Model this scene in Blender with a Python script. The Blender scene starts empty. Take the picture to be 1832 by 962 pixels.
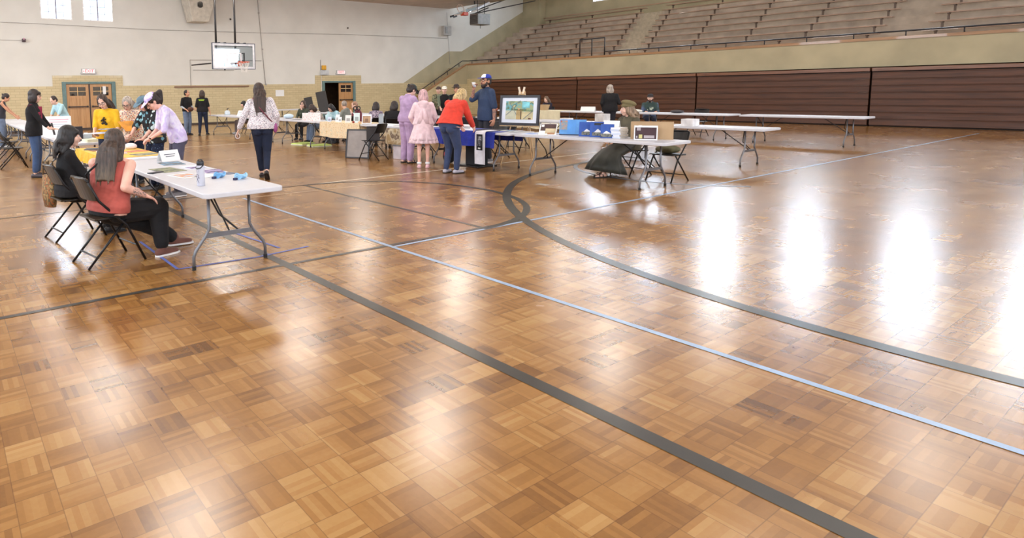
import bpy, math, random
from mathutils import Vector, Matrix
random.seed(7)
PI = math.pi
SC = bpy.context.scene
COL = SC.collection

# ------------------------------------------------------------------ camera
cam = bpy.data.cameras.new('camera')
cam.sensor_width = 36.0
cam.lens = 1097.0 / 1832.0 * 36.0
cam.shift_x = (916 - 600) / 1832.0          # the lens axis sits up and left of the frame's middle
cam.shift_y = (272 - 481) / 1832.0
cam.clip_end = 200
camo = bpy.data.objects.new('camera', cam)
COL.objects.link(camo)
RX = Vector((0.8388, -0.5446, -0.0169))      # image right
RD = Vector((-0.0680, -0.0739, -0.9949))     # image down
RF = Vector((0.5406, 0.8356, -0.0990))       # view direction
RF.normalize(); RX = (RX - RF * RX.dot(RF)).normalized(); RU = RX.cross(RF) ; RU.normalize()
camo.matrix_world = Matrix(((RX.x, RU.x, -RF.x, 0), (RX.y, RU.y, -RF.y, 0), (RX.z, RU.z, -RF.z, 1.58), (0, 0, 0, 1)))
SC.camera = camo

# ------------------------------------------------------------------ colour management and world
SC.view_settings.view_transform = 'Standard'
SC.view_settings.look = 'None'
SC.view_settings.gamma = 1.0
SC.view_settings.use_curve_mapping = False
SC.view_settings.exposure = 0.27
W = bpy.data.worlds.new('world'); SC.world = W; W.use_nodes = True
W.node_tree.nodes['Background'].inputs[0].default_value = (0.78, 0.88, 1.0, 1)
W.node_tree.nodes['Background'].inputs[1].default_value = 3.0

def area(name, loc, size, power, color=(1, 1, 1), aim=(0, 0, -1), spread=180):
    l = bpy.data.lights.new(name, 'AREA'); l.shape = 'RECTANGLE'
    l.size, l.size_y = size; l.energy = power; l.color = color; l.spread = math.radians(spread)
    o = bpy.data.objects.new(name, l); COL.objects.link(o); o.location = loc
    o.rotation_euler = Vector(aim).to_track_quat('-Z', 'Y').to_euler()
    return o
LAMP_POWER = 95.0
DAY = (0.86, 0.93, 1.0)
DEEP = 29.85        # far end wall
# daylight standing just outside the window openings (window numbers as built below)
area('daylight', (4.73, DEEP + .42, 5.72), (1.4, 1.7), 160, DAY, (0, -1, -.15))
area('daylight', (6.50, DEEP + .42, 5.72), (1.4, 1.7), 160, DAY, (0, -1, -.15))
for _y in (-4.0, 2.5, 9.0, 15.5, 22.0):
    area('daylight', (-7.45, _y, 4.6), (3.0, 2.4), 330 + 8 * _y, DAY, (1, 0, -.25))
for _x in (-2.5, 4.0, 10.5, 17.0, 23.5):
    area('daylight', (_x, -8.45, 4.6), (3.0, 2.4), 430, DAY, (0, 1, -.25))
for _y in (0.6, 4.6, 8.6, 12.6, 16.6, 20.6, 24.0):
    area('daylight', (36.45, _y, 8.1), (1.6, 2.0), 420, DAY, (-1, 0, -.35))

# ------------------------------------------------------------------ materials
def lin(c):
    return tuple(((v / 255.0) / 12.92 if v / 255.0 <= .04045 else ((v / 255.0 + .055) / 1.055) ** 2.4) for v in c)
MATS = {}
class NT:
    def __init__(s, name):
        s.m = bpy.data.materials.new(name); s.m.use_nodes = True
        s.t = s.m.node_tree; s.b = s.t.nodes['Principled BSDF']
    def n(s, typ, **kw):
        nd = s.t.nodes.new('ShaderNode' + typ)
        for k, v in kw.items():
            if k[0] == 'i' and k[1:].isdigit(): 
                i = int(k[1:])
                if isinstance(v, bpy.types.NodeSocket): s.t.links.new(v, nd.inputs[i])
                else: nd.inputs[i].default_value = v
            elif k.startswith('in_'):
                key = k[3:].replace('_', ' ')
                if isinstance(v, bpy.types.NodeSocket): s.t.links.new(v, nd.inputs[key])
                else: nd.inputs[key].default_value = v
            else: setattr(nd, k, v)
        return nd
    def ln(s, a, b): s.t.links.new(a, b)
    def math(s, op, a, b=0.0):
        return s.n('Math', operation=op, i0=a, i1=b).outputs[0]
    def ramp(s, fac, stops, interp='LINEAR'):
        r = s.n('ValToRGB', i0=fac); cr = r.color_ramp; cr.interpolation = interp
        while len(cr.elements) < len(stops): cr.elements.new(.5)
        for e, (p, c) in zip(cr.elements, stops):
            e.position = p; e.color = (*lin(c), 1)
        return r.outputs[0]
    def mix(s, fac, a, b):
        m = s.n('MixRGB', i0=fac)
        for i, v in ((1, a), (2, b)):
            if isinstance(v, bpy.types.NodeSocket): s.ln(v, m.inputs[i])
            else: m.inputs[i].default_value = (*lin(v), 1)
        return m.outputs[0]
    def obj(s): return s.n('TexCoord').outputs['Object']
    def noise(s, scale, detail=3, vec=None, rough=.5):
        nd = s.n('TexNoise'); nd.inputs['Scale'].default_value = scale; nd.inputs['Detail'].default_value = detail
        nd.inputs['Roughness'].default_value = rough
        s.ln(vec if vec is not None else s.obj(), nd.inputs['Vector']); return nd.outputs['Fac']
    def bump(s, h, strength=.3, dist=.01):
        b = s.n('Bump'); b.inputs['Strength'].default_value = strength; b.inputs['Distance'].default_value = dist
        s.ln(h, b.inputs['Height']); s.ln(b.outputs[0], s.b.inputs['Normal'])
    def color(s, c): s.ln(c, s.b.inputs['Base Color'])
def M(name, col, rough=.6, metal=0.0, var=.06, scale=6.0, bump=0.0, coat=0.0, sheen=0.0):
    """plain procedural material: the colour with a soft mottling"""
    if name in MATS: return MATS[name]
    t = NT(name); c = lin(col)
    f = t.noise(scale, 3)
    a = tuple(int(max(0, v * (1 - var))) for v in col); b = tuple(int(min(255, v * (1 + var))) for v in col)
    t.color(t.ramp(f, [(.3, a), (.7, b)]))
    t.b.inputs['Roughness'].default_value = rough; t.b.inputs['Metallic'].default_value = metal
    if coat: t.b.inputs['Coat Weight'].default_value = coat
    if sheen: t.b.inputs['Sheen Weight'].default_value = sheen
    if bump: t.bump(t.noise(scale * 6, 4), bump, .006)
    MATS[name] = t.m; return t.m
def cloth_mat(name, col, rough=.9):
    if name in MATS: return MATS[name]
    t = NT(name)
    a = tuple(int(v * .91) for v in col); b = tuple(int(min(255, v * 1.06)) for v in col)
    t.color(t.ramp(t.noise(9, 4), [(.3, a), (.7, b)]))
    t.b.inputs['Roughness'].default_value = rough; t.b.inputs['Sheen Weight'].default_value = .0 if sum(col) < 150 else .1
    w = t.n('Mapping', i0=t.obj()); w.inputs['Scale'].default_value = (7, 7, 12)
    t.bump(t.noise(1.0, 2, w.outputs[0]), .55, .03)
    MATS[name] = t.m; return t.m
def spots_mat(name, base, cols, scale=30, size=.35, rough=.85):
    """cloth printed with scattered blobs of several colours"""
    if name in MATS: return MATS[name]
    t = NT(name); v = t.n('TexVoronoi'); v.inputs['Scale'].default_value = scale; t.ln(t.obj(), v.inputs['Vector'])
    n2 = t.noise(scale * 2.2, 2)
    d = t.math('ADD', v.outputs['Distance'], t.math('MULTIPLY', t.math('SUBTRACT', n2, .5), .5))
    sep = t.n('SeparateColor', i0=v.outputs['Color'])
    k = len(cols); stops = [(i / k, c) for i, c in enumerate(cols)]
    pc = t.ramp(sep.outputs[0], stops, 'CONSTANT')
    t.color(t.mix(t.math('LESS_THAN', d, size), base, pc))
    t.b.inputs['Roughness'].default_value = rough
    t.bump(t.noise(6, 2), .5, .03)
    MATS[name] = t.m; return t.m
def bands_mat(name, cols, scale=3, rough=.85, dist=3.0):
    """tie-dye / camouflage style: noise cut in bands"""
    if name in MATS: return MATS[name]
    t = NT(name); f = t.noise(scale, 3, rough=dist / 6)
    k = len(cols)
    t.color(t.ramp(f, [(.28 + .44 * i / k, c) for i, c in enumerate(cols)], 'EASE' if dist > 2 else 'CONSTANT'))
    t.b.inputs['Roughness'].default_value = rough; t.bump(t.noise(6, 2), .5, .03)
    MATS[name] = t.m; return t.m
def hair_mat(name, col, tip=None):
    if name in MATS: return MATS[name]
    t = NT(name); mp = t.n('Mapping', i0=t.obj()); mp.inputs['Scale'].default_value = (55, 55, 5)
    f = t.noise(1.0, 4, mp.outputs[0])
    dk = .42 if sum(col) < 330 else .6
    a = tuple(int(v * dk) for v in col); b = tuple(int(min(255, v * (1.02 if sum(col) < 330 else 1.2))) for v in col)
    c = t.ramp(f, [(.3, a), (.7, b)])
    if tip:
        z = t.n('SeparateXYZ', i0=t.obj()).outputs[2]
        g = t.n('MapRange', i0=z); g.inputs[1].default_value = tip[1]; g.inputs[2].default_value = tip[2]
        c2 = t.ramp(f, [(.3, tuple(int(v * .6) for v in tip[0])), (.7, tip[0])])
        c = t.mix(g.outputs[0], c2, c)
    t.color(c); t.b.inputs['Roughness'].default_value = .5
    t.bump(f, .7, .01); MATS[name] = t.m; return t.m
def emit(name, col, strength):
    if name in MATS: return MATS[name]
    t = NT(name); t.b.inputs['Base Color'].default_value = (*lin(col), 1)
    t.b.inputs['Emission Color'].default_value = (*lin(col), 1); t.b.inputs['Emission Strength'].default_value = strength
    MATS[name] = t.m; return t.m
def pane_mat(name, gloss=.12, tint=(235, 240, 245)):
    if name in MATS: return MATS[name]
    t = NT(name); t.t.nodes.remove(t.b)
    tr = t.n('BsdfTransparent'); tr.inputs[0].default_value = (*lin(tint), 1)
    gl = t.n('BsdfGlossy'); gl.inputs['Roughness'].default_value = .03
    mx = t.n('MixShader', i0=gloss, i1=tr.outputs[0], i2=gl.outputs[0])
    t.ln(mx.outputs[0], t.t.nodes['Material Output'].inputs[0]); MATS[name] = t.m; return t.m

def brick_mat(name, axis, c1, c2, mortar, bw, rh, rough=.45, ms=.012, coat=.0, bump=.4):
    t = NT(name); s = t.n('SeparateXYZ', i0=t.obj())
    v = t.n('CombineXYZ', i0=s.outputs[axis], i1=s.outputs[2])
    b = t.n('TexBrick', i0=v.outputs[0]); b.inputs['Scale'].default_value = 1
    b.inputs['Color1'].default_value = (*lin(c1), 1); b.inputs['Color2'].default_value = (*lin(c2), 1)
    b.inputs['Mortar'].default_value = (*lin(mortar), 1); b.inputs['Mortar Size'].default_value = ms
    b.inputs['Mortar Smooth'].default_value = .3
    b.inputs['Brick Width'].default_value = bw; b.inputs['Row Height'].default_value = rh
    t.color(b.outputs[0]); t.b.inputs['Roughness'].default_value = rough
    t.b.inputs['Coat Weight'].default_value = coat
    inv = t.math('SUBTRACT', 1.0, b.outputs['Fac']); t.bump(inv, bump, .01)
    MATS[name] = t.m; return t.m
def wood_mat(name, c1, c2, axis=1, rough=.35, scale=1.0, coat=.2):
    if name in MATS: return MATS[name]
    t = NT(name); mp = t.n('Mapping', i0=t.obj())
    sc = [14 * scale] * 3; sc[axis] = .9 * scale; mp.inputs['Scale'].default_value = sc
    f = t.noise(1.0, 5, mp.outputs[0], .6)
    t.color(t.ramp(f, [(.28, c1), (.72, c2)])); t.b.inputs['Roughness'].default_value = rough
    t.b.inputs['Coat Weight'].default_value = coat
    t.bump(f, .15, .004); MATS[name] = t.m; return t.m

def floor_mat():
    t = NT('parquet'); o = t.obj()
    s = t.n('SeparateXYZ', i0=o); x, y = s.outputs[0], s.outputs[1]
    # square fingers of strips, neighbouring squares turned by a quarter
    sq = .152; st = sq / 6
    cx = t.math('FLOOR', t.math('DIVIDE', x, sq)); cy = t.math('FLOOR', t.math('DIVIDE', y, sq))
    par = t.math('PINGPONG', t.math('ADD', cx, cy), 1.0)
    par = t.math('GREATER_THAN', par, .5)
    lx = t.math('FLOOR', t.math('DIVIDE', x, st)); ly = t.math('FLOOR', t.math('DIVIDE', y, st))
    a = t.n('CombineXYZ', i0=cx, i1=ly, i2=0.0).outputs[0]; b = t.n('CombineXYZ', i0=lx, i1=cy, i2=5.0).outputs[0]
    mv = t.n('Mix', data_type='VECTOR'); t.ln(par, mv.inputs[0]); t.ln(a, mv.inputs[4]); t.ln(b, mv.inputs[5])
    wn = t.n('TexWhiteNoise'); wn.noise_dimensions = '3D'; t.ln(mv.outputs[1], wn.inputs['Vector'])
    blk = t.n('CombineXYZ', i0=cx, i1=cy, i2=9.0).outputs[0]
    wb = t.n('TexWhiteNoise'); t.ln(blk, wb.inputs['Vector'])
    # long boards of squares, the tone the eye reads from afar
    bx = t.math('FLOOR', t.math('DIVIDE', x, .46)); by = t.math('FLOOR', t.math('DIVIDE', y, .152))
    wl = t.n('TexWhiteNoise'); t.ln(t.n('CombineXYZ', i0=bx, i1=by, i2=3.0).outputs[0], wl.inputs['Vector'])
    big = t.noise(.55, 3, o)
    f = t.math('ADD', t.math('MULTIPLY', wn.outputs[0], .22), t.math('MULTIPLY', wb.outputs[0], .24))
    f = t.math('ADD', f, t.math('MULTIPLY', wl.outputs[0], .26))
    f = t.math('ADD', f, t.math('MULTIPLY', big, .44))
    grain = t.noise(38, 4, o)
    f = t.math('ADD', f, t.math('MULTIPLY', t.math('SUBTRACT', grain, .5), .12))
    c = t.ramp(f, [(.22, FL[0]), (.42, FL[1]), (.62, FL[2]), (.85, FL[3])])
    # joints
    jx = t.math('LESS_THAN', t.math('PINGPONG', x, sq / 2), .0018); jy = t.math('LESS_THAN', t.math('PINGPONG', y, sq / 2), .0018)
    j = t.math('MAXIMUM', jx, jy)
    c = t.mix(t.math('MULTIPLY', j, .45), c, (70, 38, 18))
    t.color(c)
    r = t.n('MapRange', i0=t.noise(1.3, 4, o)); r.inputs[3].default_value = .20; r.inputs[4].default_value = .32
    t.ln(r.outputs[0], t.b.inputs['Roughness'])
    t.b.inputs['Specular IOR Level'].default_value = .6; t.b.inputs['Coat Weight'].default_value = .35; t.b.inputs['Coat Roughness'].default_value = .24
    w1 = t.noise(3.0, 2, o); t.bump(w1, .07, .010)
    return t.m
FL = [(92, 58, 25), (128, 86, 40), (150, 106, 54), (172, 132, 80)]

# ------------------------------------------------------------------ mesh building
class MB:
    def __init__(s): s.v = []; s.f = []
    def add(s, vs, fs):
        k = len(s.v); s.v += [tuple(v) for v in vs]; s.f += [tuple(i + k for i in f) for f in fs]; return s
    def box(s, x0, x1, y0, y1, z0, z1, R=None, c=None):
        vs = [Vector((x, y, z)) for z in (z0, z1) for y in (y0, y1) for x in (x0, x1)]
        if R is not None: vs = [R @ v for v in vs]
        if c is not None: vs = [v + Vector(c) for v in vs]
        return s.add(vs, [(0, 2, 3, 1), (4, 5, 7, 6), (0, 1, 5, 4), (2, 6, 7, 3), (0, 4, 6, 2), (1, 3, 7, 5)])
    def prism(s, poly, z0, z1, axis='z'):
        n = len(poly)
        def P(p, h):
            return {'z': (p[0], p[1], h), 'y': (p[0], h, p[1]), 'x': (h, p[0], p[1])}[axis]
        return s.add([P(p, z0) for p in poly] + [P(p, z1) for p in poly],
                     [tuple(range(n - 1, -1, -1)), tuple(range(n, 2 * n))] + [(i, (i + 1) % n, (i + 1) % n + n, i + n) for i in range(n)])
    def tube(s, pts, r, n=8, cap=True):
        pts = [Vector(p) for p in pts]; rr = r if isinstance(r, (list, tuple)) else [r] * len(pts)
        vs = []; up = None
        for i, p in enumerate(pts):
            d = (pts[min(i + 1, len(pts) - 1)] - pts[max(i - 1, 0)])
            if d.length < 1e-9: d = Vector((0, 0, 1))
            d.normalize()
            if up is None: up = Vector((0, 0, 1)) if abs(d.z) < .9 else Vector((1, 0, 0))
            u = d.cross(up)
            if u.length < 1e-4: u = d.cross(Vector((0, 1, 0)))
            u.normalize(); w = u.cross(d).normalized(); up = w
            for k in range(n):
                a = 2 * PI * k / n; vs.append(p + (u * math.cos(a) + w * math.sin(a)) * rr[i])
        fs = [(i * n + k, i * n + (k + 1) % n, (i + 1) * n + (k + 1) % n, (i + 1) * n + k) for i in range(len(pts) - 1) for k in range(n)]
        if cap: fs += [tuple(range(n - 1, -1, -1)), tuple((len(pts) - 1) * n + k for k in range(n))]
        return s.add(vs, fs)
    def cap(s, a, b, ra, rb, n=12):
        a = Vector(a); b = Vector(b); d = b - a
        if d.length < 1e-6: d = Vector((0, 0, 1e-5))
        u = d.normalized(); pts = []; rs = []
        for q in (1.0, .7, .35): pts.append(a - u * ra * math.sin(q * PI / 2)); rs.append(max(ra * math.cos(q * PI / 2), ra * .04))
        pts.append(a); rs.append(ra); pts.append((a + b) / 2); rs.append((ra + rb) / 2); pts.append(b); rs.append(rb)
        for q in (.35, .7, 1.0): pts.append(b + u * rb * math.sin(q * PI / 2)); rs.append(max(rb * math.cos(q * PI / 2), rb * .04))
        return s.tube(pts, rs, n)
    def ell(s, c, r, R=None, n=14, m=9):
        c = Vector(c); vs = []
        for j in range(1, m):
            ph = PI * j / m
            for k in range(n):
                a = 2 * PI * k / n; v = Vector((r[0] * math.sin(ph) * math.cos(a), r[1] * math.sin(ph) * math.sin(a), r[2] * math.cos(ph)))
                vs.append(c + (R @ v if R is not None else v))
        tv = Vector((0, 0, r[2])); vs.append(c + (R @ tv if R is not None else tv)); vs.append(c - (R @ tv if R is not None else tv))
        N = (m - 1) * n
        fs = [(j * n + k, (j + 1) * n + k, (j + 1) * n + (k + 1) % n, j * n + (k + 1) % n) for j in range(m - 2) for k in range(n)]
        fs += [(N, k, (k + 1) % n) for k in range(n)] + [(N + 1, (m - 2) * n + (k + 1) % n, (m - 2) * n + k) for k in range(n)]
        return s.add(vs, fs)
    def loft(s, secs, n=24, cap=True):
        """secs: (centre, right axis * rx, forward axis * ry[, ripple amplitude, ripple count])"""
        vs = []
        for sec in secs:
            c, u, w = Vector(sec[0]), Vector(sec[1]), Vector(sec[2]); am, cnt = (sec[3], sec[4]) if len(sec) > 3 else (0, 0)
            for k in range(n):
                a = 2 * PI * k / n; q = 1 + am * math.sin(cnt * a + am * 9); vs.append(c + (u * math.cos(a) + w * math.sin(a)) * q)
        L = len(secs)
        fs = [(i * n + k, i * n + (k + 1) % n, (i + 1) * n + (k + 1) % n, (i + 1) * n + k) for i in range(L - 1) for k in range(n)]
        if cap: fs += [tuple(range(n - 1, -1, -1)), tuple((L - 1) * n + k for k in range(n))]
        return s.add(vs, fs)
    def lathe(s, prof, n=20, c=(0, 0, 0)):
        return s.loft([((c[0], c[1], c[2] + z), (r, 0, 0), (0, r, 0)) for r, z in prof], n)
    def quad(s, a, b, c, d): return s.add([a, b, c, d], [(0, 1, 2, 3)])
    def build(s, name, mat, parent=None, smooth=False, bevel=0.0, remesh=0.0, iters=3, loc=None, rotz=None):
        me = bpy.data.meshes.new(name); me.from_pydata(s.v, [], s.f); me.update()
        if mat is not None: me.materials.append(mat)
        if smooth or remesh: me.polygons.foreach_set('use_smooth', [True] * len(me.polygons))
        o = bpy.data.objects.new(name, me); COL.objects.link(o)
        if parent is not None: o.parent = parent
        if loc is not None: o.location = loc
        if rotz is not None: o.rotation_euler = (0, 0, rotz)
        if remesh:
            md = o.modifiers.new('surface', 'REMESH'); md.mode = 'VOXEL'; md.voxel_size = remesh; md.use_smooth_shade = True
            sm = o.modifiers.new('soften', 'SMOOTH'); sm.iterations = iters; sm.factor = .5
        if bevel:
            bv = o.modifiers.new('bevel', 'BEVEL'); bv.width = bevel; bv.segments = 2; bv.limit_method = 'ANGLE'
        return o
def tag(o, label=None, cat=None, group=None, kind=None):
    if label: o['label'] = label
    if cat: o['category'] = cat
    if group: o['group'] = group
    if kind: o['kind'] = kind
    return o
def empty(name, loc, rz=0.0, label=None, cat=None, group=None):
    o = bpy.data.objects.new(name, None); COL.objects.link(o); o.location = loc; o.rotation_euler = (0, 0, rz)
    o.empty_display_size = .1
    return tag(o, label, cat, group)
KIDS = {}
def copy_tree(o, parent=None):
    c = o.copy(); COL.objects.link(c); c.parent = parent
    for ch in [x for x in o.children]: copy_tree(ch, c)
    return c
def struct(o, label=None): o['kind'] = 'structure'; return o
def text_mesh(txt, size, mat, name, parent, loc, rot, extrude=.002, align='CENTER'):
    cu = bpy.data.curves.new(name, 'FONT'); cu.body = txt; cu.size = size; cu.extrude = extrude; cu.align_x = align; cu.align_y = 'CENTER'
    cu.resolution_u = 2
    t = bpy.data.objects.new('tmp', cu); COL.objects.link(t)
    bpy.context.view_layer.update()
    me = bpy.data.meshes.new_from_object(t.evaluated_get(bpy.context.evaluated_depsgraph_get()))
    bpy.data.objects.remove(t); bpy.data.curves.remove(cu)
    me.materials.clear(); me.materials.append(mat)
    o = bpy.data.objects.new(name, me); COL.objects.link(o); o.parent = parent; o.location = loc; o.rotation_euler = rot
    return o

# ================================================================== THE SETTING
FRONT = 28.3        # face of the balcony
FARX = 36.0         # wall behind the upper seats
CEIL = 6.75
def wall_cells(u0, u1, z0, z1, holes):
    us = sorted({u0, u1, *[h[0] for h in holes], *[h[1] for h in holes]}); zs = sorted({z0, z1, *[h[2] for h in holes], *[h[3] for h in holes]})
    out = []
    for i in range(len(us) - 1):
        for j in range(len(zs) - 1):
            cu, cz = (us[i] + us[i + 1]) / 2, (zs[j] + zs[j + 1]) / 2
            if not any(h[0] < cu < h[1] and h[2] < cz < h[3] for h in holes): out.append((us[i], us[i + 1], zs[j], zs[j + 1]))
    return out
floor = struct(MB().box(-7.3, FARX + .3, -8.3, DEEP + .3, -.2, 0).build('floor', floor_mat()))

def strip(pts, w, mat, z=.0022):
    """a painted line of width w along pts"""
    mb = MB(); L = []; Rr = []
    for i, p in enumerate(pts):
        p = Vector((p[0], p[1])); a = Vector(pts[max(i - 1, 0)][:2]); b = Vector(pts[min(i + 1, len(pts) - 1)][:2])
        d = (b - a).normalized(); nrm = Vector((-d.y, d.x)) * w / 2
        L.append((p.x + nrm.x, p.y + nrm.y, z)); Rr.append((p.x - nrm.x, p.y - nrm.y, z))
    k = len(pts)
    mb.add(L + Rr, [(i, i + k, i + k + 1, i + 1) for i in range(k - 1)])
    return mb.build('floor_line', mat, floor)
blk = M('line_black', (58, 56, 52), .3); lbl = M('line_pale_blue', (150, 172, 200), .35); wht = M('line_white', (226, 214, 196), .35)
gry = M('line_grey', (98, 108, 120), .35)
def arc(cx, cy, r, a0, a1, n=48): return [(cx + r * math.cos(math.radians(a0 + (a1 - a0) * i / n)), cy + r * math.sin(math.radians(a0 + (a1 - a0) * i / n))) for i in range(n + 1)]
strip([(2.6, -7.5), (2.6, 24)], .095, blk)
strip([(3.775, -7.5), (3.775, 8.4)], .05, lbl, .0026)
strip([(5.135, 4.85), (5.135, 8.93)], .055, blk)
strip([(-6.5, 4.93), (5.9, 4.86)], .055, blk, .0024)
strip([(3.775, 4.80), (26, 4.86)], .045, lbl, .0028)
strip([(-6.5, 9.0), (5.13, 8.95)], .045, blk, .0024)
strip([(5.13, 8.93), (17, 8.93)], .05, wht, .0024)
strip([(3.83, 8.38), (7.2, 8.2)], .03, M('line_faded', (196, 172, 146), .35), .0026)
strip([(5.5, 17.6), (16, 17.6)], .06, wht, .0024)
strip([(0, 13.5), (12, 13.5)], .03, M('line_faded', (196, 172, 146)), .0024)
strip(arc(5.1, 6.88, 2.05, -90, 90), .09, blk, .003)
strip(arc(11.5, 1.0, 6.85, 75, 190, 70), .12, blk, .0033)
strip(arc(11.8, 5.95, 2.03, 60, 230, 50), .08, gry, .003)
strip(arc(9.0, 20.2, 1.9, 0, 360, 50), .05, blk, .003)
tp = M('tape_blue', (104, 118, 190), .6)
for pts in ([(1.74, 6.6), (1.73, 5.33)], [(1.73, 5.33), (2.49, 5.27)], [(2.49, 5.27), (3.1, 5.33)], [(2.72, 6.5), (2.83, 5.45)]):
    strip(pts, .03, tp, .0036)

paint = M('wall_white', (226, 223, 215), .75, var=.025, scale=.8, bump=.12)
tan = M('wall_tan', (172, 156, 126), .75, var=.05, scale=1.2, bump=.12)
tan2 = M('wall_tan_light', (180, 169, 138), .75, var=.05, scale=1.0, bump=.15)
ylw = brick_mat('glazed_brick', 0, (212, 194, 152), (202, 183, 141), (182, 163, 124), .36, .118, .4, .008, .2)
ylwx = brick_mat('glazed_brick_side', 1, (208, 190, 148), (198, 179, 137), (178, 159, 120), .36, .118, .4, .008, .2)

D1 = (4.92, 6.94, 0, 2.12); D2 = (18.62, 20.62, 0, 2.08)
W1 = (4.07, 5.39, 4.93, 6.55); W2 = (5.83, 7.17, 4.93, 6.55)
mb = MB()
for c in wall_cells(-7.3, FARX + .3, 0, 8.6, [D1, D2, W1, W2]): mb.box(c[0], c[1], DEEP, DEEP + .3, c[2], c[3])
struct(mb.build('wall_far', paint))
# brick wainscot with raised surrounds at the two doors
mb = MB()
for c in wall_cells(-7.3, 29.5, 0, 1.875, [(4.4, 7.44, 0, 2), (18.02, 21.2, 0, 2)]): mb.box(c[0], c[1], DEEP - .03, DEEP, c[2], c[3])
for D, S in ((D1, (4.4, 7.44)), (D2, (18.02, 21.2))):
    for c in wall_cells(S[0], S[1], 0, 2.48, [(D[0] - .15, D[1] + .15, 0, D[3] + .08)]): mb.box(c[0], c[1], DEEP - .03, DEEP, c[2], c[3])
struct(mb.build('trim_1', ylw))
# tan paint that follows the stair and the seats up the wall
pl = [(24.2, 1.876), (28.2, 4.03), (29.4, 4.05), (36.0, 7.25), (36.0, .1), (29.5, .1), (29.5, 1.876)]
struct(MB().prism(pl, DEEP - .012, DEEP - .001, 'y').build('trim_2', tan2))
struct(MB().box(9.9, 13.9, DEEP - .10, DEEP - .03, 1.88, 1.95).build('trim_3', wood_mat('ledge_wood', (120, 84, 62), (156, 116, 90), 0), bevel=.006))
struct(MB().box(-7.3, 24, DEEP - .045, DEEP - .03, 0, .10).build('baseboard_far', M('base_dark', (70, 56, 48), .5)))

# left wall, wall behind the camera, with window openings
mb = MB(); hl = [(y - 1.5, y + 1.5, 3.4, 5.8) for y in (-4.0, 2.5, 9.0, 15.5, 22.0)]
for c in wall_cells(-8.3, DEEP + .3, 0, 7.2, hl): mb.box(-7.6, -7.3, c[0], c[1], c[2], c[3])
struct(mb.build('wall_left', paint))
mb = MB(); hb = [(x - 1.5, x + 1.5, 3.4, 5.8) for x in (-2.5, 4.0, 10.5, 17.0, 23.5)]
for c in wall_cells(-7.6, FARX + .3, 0, 10.2, hb): mb.box(c[0], c[1], -8.6, -8.3, c[2], c[3])
struct(mb.build('wall_near', paint))
mb = MB(); hr = [(y - .75, y + .75, 7.0, 9.1) for y in (0.6, 4.6, 8.6, 12.6, 16.6, 20.6, 24.0)]
for c in wall_cells(-8.6, DEEP + .3, 0, 10.2, hr): mb.box(FARX, FARX + .3, c[0], c[1], c[2], c[3])
struct(mb.build('wall_right', tan2))
struct(MB().box(-7.6, FRONT, -8.6, DEEP + .3, CEIL, CEIL + .3).build('ceiling', M('ceiling_paint', (206, 192, 180), .85, var=.04, scale=1.5)))
mb = MB().box(FRONT, FARX + .3, -8.6, 25.5, 9.9, 10.2)
mb.add([(FRONT, 25.5, 9.9), (FARX + .3, 25.5, 9.9), (FARX + .3, DEEP + .3, 7.9), (FRONT, DEEP + .3, CEIL), (FRONT, 25.5, 10.1), (FARX + .3, 25.5, 10.1), (FARX + .3, DEEP + .3, 8.1), (FRONT, DEEP + .3, CEIL + .2)],
       [(0, 3, 2, 1), (4, 5, 6, 7), (0, 1, 5, 4), (2, 3, 7, 6), (1, 2, 6, 5), (3, 0, 4, 7)])
struct(mb.build('ceiling_right', M('ceiling_paint', (206, 192, 180))))
mb = MB().box(FRONT - .05, FRONT + .3, -8.6, 27.5, CEIL, 10.0)
struct(mb.build('trim_4', tan2))
# pilaster at the corner above the seats
struct(MB().box(35.35, FARX, 28.4, DEEP, 3, 9.2).build('trim_5', tan2, bevel=.02))

def window(n, axis, u0, u1, z0, z1, at, inward, cols=4, rows=5, frame_col=(236, 232, 226)):
    """steel sash: frame, glazing bars and one pane"""
    fm = M('sash_' + str(frame_col[0]), frame_col, .5)
    def bx(m, a0, a1, d0, d1, b0, b1):
        lo, hi = sorted((at + inward * d0, at + inward * d1))
        if axis == 'y': m.box(a0, a1, lo, hi, b0, b1)
        else: m.box(lo, hi, a0, a1, b0, b1)
    f = MB(); t = .05
    bx(f, u0, u0 + t, -.2, .01, z0, z1); bx(f, u1 - t, u1, -.2, .01, z0, z1); bx(f, u0 + t, u1 - t, -.2, .01, z0, z0 + t); bx(f, u0 + t, u1 - t, -.2, .01, z1 - t, z1)
    w = struct(f.build('window_%d' % n, fm))
    g = MB(); bar = M('glazing_bar', (150, 148, 160), .5)
    for i in range(1, cols):
        th = .03 if i * 2 == cols else .012; u = u0 + t + (u1 - u0 - 2 * t) * i / cols
        bx(g, u - th, u + th, -.14, -.10, z0 + t, z1 - t)
    g.build('glazing_bar', bar, w)
    g = MB()
    for j in range(1, rows):
        z = z0 + t + (z1 - z0 - 2 * t) * j / rows
        bx(g, u0 + t, u1 - t, -.135, -.105, z - .011, z + .011)
    g.build('glazing_bar', bar, w)
    g = MB(); bx(g, u0 + t, u1 - t, -.125, -.12, z0 + t, z1 - t); g.build('pane', pane_mat('window_pane', .08), w)
    return w
window(1, 'y', *W1, DEEP, -1); window(2, 'y', *W2, DEEP, -1)
k = 3
for h in hl: window(k, 'x', *h, -7.3, 1, 6, 5); k += 1
for h in hb: window(k, 'y', *h, -8.3, 1, 6, 5); k += 1
for h in hr: window(k, 'x', *h, FARX, -1, 4, 4); k += 1

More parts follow.
